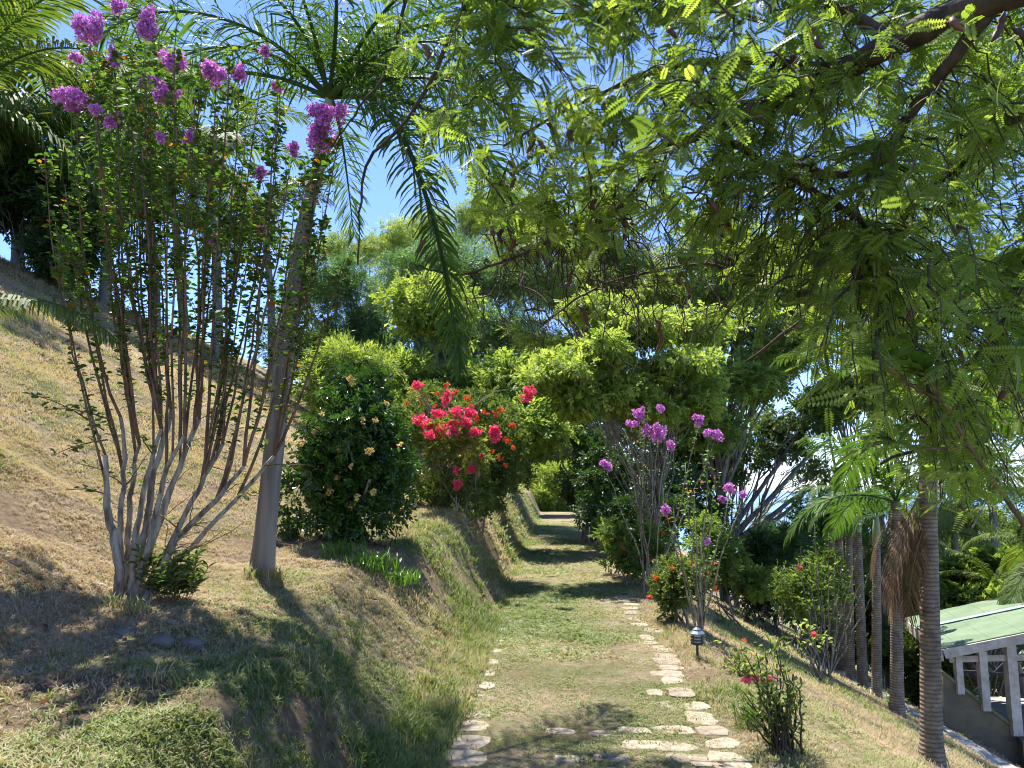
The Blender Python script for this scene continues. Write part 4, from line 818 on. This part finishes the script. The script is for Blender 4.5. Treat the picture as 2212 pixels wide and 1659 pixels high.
m_.build('stem', M['shoot'], g0b); f_.build('foliage', M['bright'], g0b, smooth_=False); flower(g0b, P(1610, 1382, g0[1]), (.03, .03, .02), 26, .018, M['orange'], 7)
clump('bromeliad', 'yellow-green spiky plant at the foot of the second ringed palm', 'plant', gnd(1928, 1530), 40, .34, .012, 18, M['bright'], .9, .05)
clump('grass_tuft', 'green blades at the foot of the nearest ringed palm', 'grass tuft', gnd(2030, 1655), 40, .22, .005, 19, M['longleaf'], .6, .1, 'grass tufts at palm feet')
clump('grass_clump', 'grass blades left of the lamp pole base', 'grass clump', gnd(1560, 1350), 80, .2, .005, 20, M['longleaf'], .6, .2, 'long grass on the right edge')

# ---- garden lamp
g0 = gnd(1507, 1424); s_ = g0[1] / FPX; lr = thing('garden_lamp', g0, 'small black garden path light with a blue-grey pyramid cap on a short post', 'lamp')
def lathe(prof, c, n=12):
    m_ = MB(); a = np.arange(n) * 2 * math.pi / n; v = np.concatenate([np.stack([np.cos(a) * r_, np.sin(a) * r_, np.full(n, z_)], -1) for r_, z_ in prof]) + np.asarray(c)
    k = len(prof); q = [(i * n + j, i * n + (j + 1) % n, (i + 1) * n + (j + 1) % n, (i + 1) * n + j) for i in range(k - 1) for j in range(n)]; m_.add(v, q); return m_
u = s_
lathe([(.001, 0), (6 * u, 0), (6 * u, 2 * u), (2.6 * u, 3 * u), (2.6 * u, 26 * u), (5 * u, 27 * u), (5 * u, 29 * u), (.001, 29 * u)], g0).build('post', M['lamp'], lr, False)
lathe([(.001, 28 * u), (12 * u, 29 * u), (13.5 * u, 31 * u), (13.5 * u, 33.5 * u), (.001, 33.5 * u)], g0, 8).build('base_tray', M['lamp'], lr, False)
lathe([(10 * u, 33.5 * u), (10.5 * u, 50 * u), (.001, 50 * u)], g0, 8).build('glass', M['lampglass'], lr, False)
for z_ in (38, 44): lathe([(10.3 * u, (z_ - .9) * u), (13.6 * u, (z_ - 1.4) * u), (13.6 * u, (z_ + .9) * u), (10.3 * u, (z_ + .9) * u)], g0, 8).build('louvre_ring', M['lamp'], lr, False)
for k in range(4):
    a = k * math.pi / 2 + .785; m_ = MB(); m_.tube([g0 + np.array([math.cos(a) * 12 * u, math.sin(a) * 12 * u, z_ * u]) for z_ in (33, 50)], 1.2 * u, 5); m_.build('frame_bar', M['lamp'], lr, False)
lathe([(.001, 49.6 * u), (16 * u, 49.6 * u), (16.5 * u, 51.5 * u), (9 * u, 57 * u), (8.6 * u, 57.4 * u), (8.8 * u, 59 * u), (2 * u, 64 * u), (1.6 * u, 66 * u), (.001, 66.6 * u)], g0, 4 * 3).build('cap', M['lampcap'], lr, False)

# ---- ringed palms on the right slope
pf = [fx('slope_frond_%d' % i, 2.0, R(e), R(dr), 46, .5, .034, M['palm'], hang=.6, seed=60 + i, fwd=.6) for i, (e, dr) in enumerate([(72, 90), (45, 95), (20, 90)])]
dead = [fx('dead_frond_%d' % i, 1.5, R(e), R(dr), 40, .38, .014, M['deadpalm'], hang=1.2, seed=70 + i, fwd=.9, dead=True) for i, (e, dr) in enumerate([(-55, 30), (10, 110)])]
TPV = [(2013, 1647, 8.34, .1, 2003, 930, 'nearest ringed palm trunk in front of the green roof', .95), (1937, 1527, 13.3, .1, 1935, 1085, 'second ringed palm trunk beside the walkway with brown skirt of dead fronds', 1.0),
      (1891, 1490, 15.8, .095, 1893, 1170, 'third ringed palm from the front, slender with green top', .55), (1863, 1467, 16.8, .1, 1852, 1150, 'fourth ringed palm with a forked pale green shaft', .6), (1836, 1450, 17.8, .09, 1833, 1120, 'fifth ringed palm from the front in the row', .6),
      (1818, 1443, 18.4, .09, 1814, 1160, 'sixth ringed palm from the front in the row', .5), (1801, 1435, 19.0, .075, 1798, 1140, 'farthest and thinnest ringed palm in the row', .5)]
TP = [(P(a, b_, Y)[0], Y, r_, c_, d_, lb, sc) for a, b_, Y, r_, c_, d_, lb, sc in TPV]
for i, (x, y, r_, tvx, tvy, lb, sc) in enumerate(TP):
    b = np.array([x, y, Hs(x, y)]); t_ = P(tvx, tvy, y); mid = b * .5 + t_ * .5
    fr = ring_of(pf, 9 if i else 11, (sc * .85, sc * 1.1), i, .3)
    rt, tp_ = palm('ringed_palm', lb, [b, mid, t_], (r_, r_ * .8), fr, 'ringed palms in a row down the right slope', i, M['ring'], .0 if i < 2 else .55)
    if i == 0:
        for az in (R(100), R(80), R(120), R(60), R(95)): add_frond(rt, dead[0], tp_ + np.array([-.08, 0, -.75 + rgm.uniform(-.2, .2)]), az, .75 + rgm.uniform(-.1, .1), 0, 'brown dead frond hanging down the trunk')
    if i == 1:
        for az in (R(-80), R(-50), R(80), R(-110), R(-95)): add_frond(rt, dead[0], tp_ - np.array([0, 0, .1]), az, .85 + rgm.uniform(-.1, .1), 0, 'brown dead frond hanging down the trunk')
def rpalm(label, vx, Y, tvx, tvy, n, sc, seed):
    b = grd(vx, Y); t_ = P(tvx, tvy, Y); palm('coconut_palm', label, [b, (b + t_) / 2, t_], (.14, .1), ring_of(cA, n, (sc * .85, sc * 1.1), seed), 'palms beyond the pavilion', seed, M['bark_palmgrey'])
rpalm('palm crown low over the green roof at the right edge', 2200, 21, 2150, 1270, 11, .5, 11)
rpalm('slender palm with drooping fronds against the sky at the right', 2140, 23, 2140, 1040, 9, .55, 12)
rpalm('small palm behind the bare shrub on the slope', 1720, 21, 1770, 1215, 10, .45, 13)
rpalm('fan-like low palm between the ringed trunks', 1900, 22, 1900, 1190, 10, .5, 14)
rpalm('distant palm crown under the grey limbs', 1640, 32, 1640, 1130, 10, .5, 15)
rpalm('distant palm right of the ringed palms', 2060, 26, 2060, 1150, 12, .6, 16)
rpalm('palm on the far right behind the roof ridge', 2290, 18, 2270, 1200, 12, .6, 17)
# trees beyond the pavilion and down the slope
def rtree(label, vx, Y, blobs, n, size, mat, seed, tm=None, name='leafy_tree', **k):
    b = grd(vx, Y); k.setdefault('K', 20); k.setdefault('sig', .22); tree(name, label, 'tree', b, b + np.array([0, 0, 2.]), blobs, tm or SP, n, size, mat, M['bark'], .12, seed, 'trees down the right slope', **k)
rtree('bright leafy tree behind the green roof', 2100, 22, [(2090, 1260, 22, 60, 60, 1, 3), (2150, 1240, 22, 50, 50, 1, 2), (2060, 1320, 21, 50, 45, .9, 2), (2140, 1300, 21, 50, 40, .9, 2), (2200, 1290, 22, 50, 45, .9, 1.5)], 2800, .3, M['bright'], 81, SPW, rndc=(.3, .25))
rtree('dark leafy tree beneath the roof edge beside the pavilion', 2010, 18.5, [(2000, 1400, 18, 50, 45, .8, 2), (2040, 1470, 17.5, 40, 45, .6, 2), (1985, 1480, 18, 40, 40, .6, 1.6), (1950, 1400, 20, 50, 60, .8, 1.8)], 2300, .24, M['mid'], 82, SPG)
rtree('dense green tree behind the ringed palm trunks', 1880, 25, [(1860, 1290, 25, 70, 70, 1.2, 3), (1930, 1330, 24, 60, 60, 1.1, 2), (1800, 1320, 25, 55, 60, 1.1, 2), (1880, 1390, 24, 60, 50, 1, 2), (1960, 1250, 26, 50, 60, 1.1, 1.4)], 4200, .28, M['mid'], 83)
rtree('yellowish twiggy tree left of the ringed palms', 1790, 22, [(1790, 1170, 22, 70, 60, 1.1, 2), (1830, 1110, 22, 60, 60, 1.1, 2), (1770, 1080, 23, 50, 50, 1, 1)], 1700, .24, M['bright'], 84, rndc=(.25, .25))
rtree('tall fine-leaved tree behind the ringed palms at the right', 1900, 28, [(1800, 640, 28, 120, 110, 2, 2.4), (1950, 700, 28, 120, 110, 2, 2.4), (2100, 640, 29, 120, 110, 2, 2.4), (1850, 840, 27, 110, 80, 1.8, 2), (2020, 880, 28, 110, 70, 1.8, 1.6), (2180, 830, 29, 100, 90, 1.8, 1.6), (1700, 600, 28, 100, 90, 2, 2)], 8500, .4, M['bright'], 88, rndc=(.3, .25), K=26)
rtree('tree seen through the pavilion', 2200, 26, [(2130, 1470, 26, 80, 60, 1.2, 2), (2210, 1440, 27, 60, 60, 1.2, 2), (2090, 1400, 27, 60, 50, 1.2, 2)], 1800, .32, M['mid'], 85)
rtree('far tree on the lower slope behind the shrubs', 1700, 34, [(1720, 1230, 34, 90, 50, 1.8, 2), (1820, 1210, 35, 90, 55, 1.8, 2), (1940, 1200, 34, 90, 60, 1.8, 2), (2050, 1210, 34, 80, 60, 1.8, 2), (1620, 1230, 34, 70, 45, 1.5, 1.5), (2160, 1200, 34, 70, 45, 1.5, 1.5)], 5200, .5, M['mid'], 86)
rtree('far low treetops at the right edge under the sky', 2150, 45, [(2080, 1110, 45, 50, 25, 1.5, 1), (2180, 1150, 45, 70, 35, 1.8, 2), (2000, 1150, 44, 60, 40, 1.6, 2), (2260, 1150, 45, 60, 40, 1.8, 2)], 2200, .55, M['mid'], 87)

# ---- big overhead tamarind, top right
rg = np.random.default_rng(2)
tb = np.array([5.0, 3.2, Hs(5.0, 3.2)]); tm_ = thing('tamarind_tree', tb, 'huge overhanging tree with feathery leaves and hanging brown pods across the upper right', 'tree')
def sm_curve(pts, n, it=3):
    pts = np.asarray(pts, float); t = np.linspace(0, len(pts) - 1, n); c = np.stack([np.interp(t, range(len(pts)), pts[:, k]) for k in range(3)], -1)
    for _ in range(it): c[1:-1] = (c[:-2] + 2 * c[1:-1] + c[2:]) / 4
    return c
m_ = MB(); fk = np.array([4.6, 3.3, 3.2]); m_.tube(sm_curve([tb - np.array([0, 0, .2]), tb * .5 + fk * .5 + np.array([.1, 0, 0]), fk], 10), np.linspace(.26, .2, 10), 12); m_.build('trunk', M['bark_dark'], tm_)
limbs = [([fk, P(2330, -90, 3.6), P(2150, 0, 3.9), P(1960, 95, 4.2), P(1850, 150, 4.5), P(1700, 235, 4.9), P(1560, 300, 5.3), P(1420, 345, 5.6), P(1270, 410, 5.7)], .115, .02),
         ([P(1850, 150, 4.5), P(1620, 120, 5.2), P(1400, 140, 5.6), P(1200, 230, 5.8), P(1080, 300, 5.8)], .035, .01),
         ([P(1560, 300, 5.3), P(1640, 350, 5.1), P(1760, 430, 5.0), P(1830, 470, 4.9), P(1900, 530, 4.8)], .03, .018),
         ([P(2150, 0, 3.9), P(2000, 200, 4.3), P(1930, 330, 4.6), P(1820, 380, 5.0), P(1690, 340, 5.4)], .04, .02),
         ([P(1420, 345, 5.6), P(1300, 480, 5.6), P(1180, 520, 5.6), P(1000, 590, 5.6), P(900, 560, 5.5)], .02, .006),
         ([fk, P(2300, 420, 4.6), P(2212, 560, 5.2), P(2160, 700, 5.6), P(2060, 800, 6.0), P(1950, 900, 6.3)], .07, .018),
         ([P(2160, 700, 5.6), P(2130, 830, 5.8), P(2060, 900, 6.0), P(1990, 960, 6.2), P(1900, 1000, 6.4)], .03, .012),
         ([fk, P(2280, 200, 4.6), P(2120, 300, 5.2), P(1980, 420, 5.7), P(1860, 560, 6.2), P(1720, 680, 6.8), P(1620, 760, 7.2)], .055, .012),
         ([P(1960, 95, 4.2), P(1750, -20, 4.7), P(1500, -30, 5.2), P(1250, 30, 5.5), P(1050, 60, 5.6), P(930, 120, 5.6)], .04, .008),
         ([P(1050, -60, 5.0), P(980, 60, 5.2), P(880, 260, 5.4), P(800, 330, 5.4), P(785, 420, 5.4), P(770, 560, 5.4)], .02, .006),
         ([P(880, -60, 5.0), P(870, 120, 5.2), P(800, 220, 5.3), P(730, 330, 5.4)], .014, .005),
         ([P(1720, 680, 6.8), P(1560, 560, 6.6), P(1400, 570, 6.4), P(1250, 620, 6.2), P(1150, 700, 6.1)], .02, .006)]
LC = []
for pts, r0, r1 in limbs:
    c_ = sm_curve(pts, 26); c_ += np.cumsum(rg.normal(0, .008, c_.shape), 0); m_ = MB(); m_.tube(c_, np.linspace(r0, r1, 26), 9); m_.build('limb', M['bark_dark'], tm_); LC.append(c_)
# twigs: arching then drooping sprays that carry pinnate leaves
allp = np.concatenate(LC[:1] * 1 + LC[1:]); tw = MB(); lp = []; ld = []; podp = []
# target density is set by where the crown hangs: a broad slab of volume from the upper left to the right edge
def vol(n):
    out = []
    while len(out) < n:
        vx = rg.uniform(760, 2330); vy = rg.uniform(-150, 1150)
        lo = np.interp(vx, [760, 900, 1000, 1100, 1300, 1500, 1700, 1850, 2000, 2212, 2330], [330, 380, 470, 520, 560, 640, 780, 980, 1110, 1150, 1150])
        pk = np.interp(vx, [760, 950, 1020, 1150], [.05, .09, .3, 1.])
        if vy > lo or rg.random() > pk * (1 if vy < lo - 200 else .7): continue
        Y = rg.uniform(4.2, np.interp(vx, [1000, 1500, 1900, 2300], [4.8, 6.0, 7.2, 7.0])) if rg.random() > .07 else rg.uniform(3.3, 4.2)
        out.append(P(vx, vy, Y))
    return np.array(out)
tg_ = vol(1200)
for e in tg_:
    dd = np.linalg.norm(allp - (e + np.array([0, 0, .35])), axis=1); k = rg.choice(np.argsort(dd)[:6]); s0 = allp[k]
    if np.linalg.norm(e - s0) > .95: s0 = e + (s0 - e) / np.linalg.norm(s0 - e) * rg.uniform(.5, .95)
    c_ = curve(s0, e, 9, rg, .32, .07); tw.tube(c_, np.linspace(.007, .0022, 9), 4, .5, cap=False)
    n = rg.integers(9, 15); i_ = rg.integers(2, 9, n); t_ = nz(c_[np.minimum(i_, 7) + 1] - c_[np.minimum(i_, 7)]); a = nz(rg.normal(0, 1, (n, 3)))
    lp.append(c_[i_] + rg.normal(0, .01, (n, 3))); ld.append(t_ * .35 + a * np.array([1, 1, .55]) + np.array([0, 0, -.12]))
    if rg.random() < .035: podp.append(e)
for k in range(170):
    e = P(rg.uniform(1020, 1900), rg.uniform(430, 760), rg.uniform(4.6, 6.2)); dd = np.linalg.norm(allp - (e + np.array([0, 0, .4])), axis=1); s0 = allp[rg.choice(np.argsort(dd)[:5])]
    if np.linalg.norm(e - s0) > .8: s0 = e + (s0 - e) / np.linalg.norm(s0 - e) * rg.uniform(.4, .8)
    c_ = curve(s0, e, 10, rg, .25, .12); tw.tube(c_, np.linspace(.008, .0028, 10), 4, .5, cap=False)
    for z_ in range(3): q_ = c_[rg.integers(3, 9)]; tw.tube(curve(q_, q_ + rg.normal(0, .1, 3) - np.array([0, 0, .12]), 5, rg, 0, .15), np.linspace(.004, .0018, 5), 3, .5, cap=False)
tw.build('twig', M['bark_dark'], tm_)
lp = np.concatenate(lp); ld = np.concatenate(ld); n = len(lp); print('tamarind leaves', n); cr = MB(); ids = rg.integers(0, 3, n); rot = frames(ld, np.array([0, 0, 1.]) + rg.normal(0, .75, (n, 3))); rn = np.clip(.5 + .5 * fbm(lp[:, 0] / .6, lp[:, 2] / .6 + lp[:, 1], 91, 2) + rg.normal(0, .16, n), 0, 1)
for k in range(3): q_ = ids == k; cr.inst(PIN[k], lp[q_], rot[q_], rg.uniform(.09, .19, q_.sum()), rn[q_])
cr.build('crown', M['tamarind'], tm_, smooth_=False)
podV = [(1180, 265, 4.9), (1152, 285, 4.9), (1165, 300, 4.9), (1090, 492, 5.1), (1075, 480, 5.1), (1105, 500, 5.1), (1103, 345, 5.0), (1100, 370, 5.0), (1480, 545, 5.2), (1478, 585, 5.2), (1485, 605, 5.2), (1290, 430, 5.1), (1345, 470, 5.2), (1250, 660, 5.6), (1760, 50, 4.0), (1770, 80, 4.0), (2060, 40, 3.5), (2170, 25, 3.4), (2185, 60, 3.4), (1905, 85, 4.2), (1415, 690, 5.8), (1425, 715, 5.8), (1630, 215, 4.6), (1545, 180, 4.6), (1700, 410, 5), (1870, 610, 5.4), (1950, 700, 5.6), (912, 95, 4.8), (920, 515, 5.3), (1990, 560, 5.0), (2080, 470, 4.8), (1560, 470, 5.0), (1230, 590, 5.5)]
for k, q_ in enumerate([P(*a) for a in podV] + podp[:28]):
    L = rg.uniform(.08, .15); a = rg.uniform(0, 6.28); d = np.array([math.cos(a) * .5, math.sin(a) * .5, -1.]); s_ = np.linspace(0, 1, 9)[:, None]
    c_ = q_ + d * L * s_ + np.array([math.sin(a), -math.cos(a), .2]) * .03 * np.sin(s_ * 3.1); m_ = MB(); m_.tube(c_, np.array([.004, .012, .018, .013, .019, .014, .018, .012, .004]), 7, rg.random()); m_.build('seed_pod', M['seedpod'], tm_)
# ---- neighbouring sapling with large leaves reaching in from the right
sb = np.array([4.6, 4.4, Hs(4.6, 4.4)]); sp_ = thing('breadfruit_sapling', sb, 'young tree with reddish branches and big serrated leaves at the right edge', 'tree'); m_ = MB(); fo = MB()
br = [[sb, P(2330, 1300, 4.4), P(2212, 1130, 4.4), P(2100, 980, 4.3), P(2040, 870, 4.2), P(1990, 800, 4.1)], [P(2090, 965, 4.3), P(2000, 970, 4.25), P(1915, 950, 4.2)], [P(2040, 870, 4.2), P(1960, 830, 4.1), P(1895, 770, 4.0)], [P(2330, 1300, 4.4), P(2300, 900, 4.2), P(2230, 720, 4.0)]]
tips = []
for k, a in enumerate(br):
    c_ = sm_curve(a, 18); m_.tube(c_, np.linspace(.02 if k in (0, 3) else .009, .006, 18), 7); tips.append((c_[-1], nz(c_[-1] - c_[-3])))
m_.build('branch', M['shoot'], sp_)
BIG = (np.array([(0, 0, 0), (0, .33, .03), (0, .66, .0), (0, 1, -.14), (.1, .12, .03), (.3, .32, .07), (.18, .38, .06), (.34, .6, .05), (.18, .68, .03), (.2, .85, -.03), (-.1, .12, .03), (-.3, .32, .07), (-.18, .38, .06), (-.34, .6, .05), (-.18, .68, .03), (-.2, .85, -.03)]),
       np.array([(0, 4, 5, 1), (1, 5, 6, 6), (1, 6, 7, 2), (2, 7, 8, 8), (2, 8, 9, 3), (0, 1, 11, 10), (1, 2, 13, 12), (2, 3, 15, 14)])[[0, 2, 4, 5, 6, 7]], np.array([(1, 5, 6), (2, 7, 8), (1, 12, 11), (2, 14, 13)]))
for tp_, td in tips:
    n = 15; a = np.arange(n) * 2.4; el = rg.uniform(-.5, .7, n); d = np.stack([np.cos(a), np.sin(a), el], -1) + td * .6
    fo.inst(BIG, tp_ - td * rg.uniform(0, .1, n)[:, None], frames(d, np.array([0, 0, 1.]) + rg.normal(0, .2, (n, 3))), np.stack([rg.uniform(.09, .14, n)] + [rg.uniform(.12, .22, n)] * 2, -1), rg.random(n))
fo.build('foliage', M['longleaf'], sp_, smooth_=False)

# ---- pavilion
E1 = P(2036, 1404, 15.2); zE = E1[2]; ax = nz(np.array([1, -.25, 0])); al = nz(np.array([.25, 1, 0])); upv = np.array([0, 0, 1.])
pv = thing('pavilion', (E1[0] + 1.2, E1[1], Hs(E1[0] + 1.2, E1[1])), 'open pavilion with green sheet roof, white posts and a low brown wall down the slope', 'pavilion')
slope = .27; rv = nz(ax + upv * slope); RW = 3.6; RL = 3.6; N = np.cross(rv, al)
def slab(o, u_, v_, n_, lu, lv, th):
    m_ = MB(); o = np.asarray(o); P8 = [o + u_ * a * lu + v_ * b * lv + n_ * c * th for a in (0, 1) for b in (0, 1) for c in (0, 1)]
    m_.add(P8, [(0, 1, 3, 2), (4, 6, 7, 5), (0, 4, 5, 1), (2, 3, 7, 6), (0, 2, 6, 4), (1, 5, 7, 3)]); return m_
N = np.cross(rv, al)
roof = MB(); nb = 13
for k in range(nb):       # overlapping horizontal sheets, each a lap higher than the last
    a0 = k * RW / nb; o = E1 + rv * a0 + N * (.004 * (k % 2)); s_ = slab(o, rv, al, N, RW / nb + .0, RL, .03); roof.add(s_.v[0], s_.q[0])
ridge = E1 + rv * RW; rv2 = nz(ax - upv * slope); N2 = np.cross(rv2, al)
s_ = slab(ridge + rv2 * .02, rv2, al, N2, RW, RL, .03); roof.add(s_.v[0], s_.q[0])
rf = roof.build('roof', M['roofgreen'], pv, False)
slab(E1 + al * (RL * .55) + N * .05, rv, al, N, RW * .98, .16, .012).build('skylight_strip', M['rooflight'], rf, False)
slab(E1 - al * .05 - N * .15, rv, al, N, RW, .045, .16).build('barge_board', M['white'], pv, False)
slab(ridge - al * .05 - N2 * .26, rv2, al, N2, RW, .045, .27).build('barge_board', M['white'], pv, False)
slab(E1 - ax * .03 - upv * .2, al, ax, upv, RL, .04, .2).build('gutter_board', M['white'], pv, False)
# posts stand in the gable plane on the stepped wall
def gp(vx, vy):
    d = _f * FPX + _r * (vx - 1106) + _u * (829.5 - vy); o = E1 + al * .25; n_ = al; t = ((o - CAM) @ n_) / (d @ n_); return CAM + d * t
for a_, b_, w_ in [((2068, 1425), (2073, 1486), .12), ((2120, 1420), (2128, 1522), .14), ((2168, 1390), (2194, 1575), .17)]:
    p0 = gp(*b_); p1 = gp(*a_); p1[:2] = p0[:2]; m_ = MB(); m_.beam(p0 - upv * .1, p1 + upv * .12, w_, w_); m_.build('post', M['white'], pv, False)
m_ = MB(); m_.beam(gp(2050, 1424), gp(2185, 1420), .07, .11); m_.beam(gp(2180, 1420), gp(2330, 1418), .07, .11); m_.build('tie_beam', M['white'], pv, False)
m_ = MB(); A, B = gp(2036, 1455), gp(2235, 1608); A2, B2 = gp(2040, 1580), gp(2230, 1760); A2[2] -= .3; B2[2] -= .5; th = al * .16
v = [A, B, B2, A2, A + th, B + th, B2 + th, A2 + th]; m_.add(v, [(0, 3, 2, 1), (4, 5, 6, 7), (0, 1, 5, 4), (3, 7, 6, 2), (0, 4, 7, 3), (1, 2, 6, 5)]); wl = m_.build('wall', M['wallpaint'], pv, False)
m_ = MB(); e = -al * .03; m_.beam(A + th / 2 + upv * .03, B + th / 2 + upv * .03, .24, .05); m_.build('coping', M['cap'], wl, False)
# block pier at the near right
q0 = gp(2200, 1590); m_ = MB(); m_.box(q0 + ax * .2 - upv * .8 - al * .1, (.45, .4, 1.6), np.stack([ax, al, upv], -1)); m_.build('pier', M['wallpaint'], pv, False)
# floor and far rail
fl = E1 + al * .3; m_ = slab(np.array([*(fl + ax * .1)[:2], zE - 1.55]), ax, al, upv, 6.5, 3.2, -1.8); m_.build('floor_base', M['concrete'], pv, False)
o = E1 + al * 3.2; zr = zE - .35
for zz in (-.4, -.7, -1.0): 
    m_ = MB(); a_ = o + ax * .1; b_ = o + ax * 6.4; a_[2] = b_[2] = zE + zz; m_.beam(a_, b_, .06, .06); m_.build('rail', M['railing'], pv, False)
for k in range(6):
    a_ = o + ax * (.1 + k * 1.05); b_ = o + ax * (.1 + (k + 1) * 1.05); a1 = a_.copy(); b1 = b_.copy(); a1[2] = zE - 1.5; b1[2] = zE - .42; m_ = MB(); m_.beam(a1 + al * .05, b1 + al * .05, .06, .06); a1[2], b1[2] = b1[2], a1[2]; m_.beam(a1 + al * .12, b1 + al * .12, .06, .06); m_.build('cross_brace', M['railing'], pv, False)
for k in (0, 3.3, 6.4):
    a_ = o + ax * (.1 + k); a1 = a_.copy(); b1 = a_.copy(); a1[2] = zE - 1.55; b1[2] = zE - .05 + min(k, 3.4) * .25; m_ = MB(); m_.beam(a1, b1, .14, .14); m_.build('post', M['white'], pv, False)
for o in scn.objects:
    if '_w' in o: del o['_w']
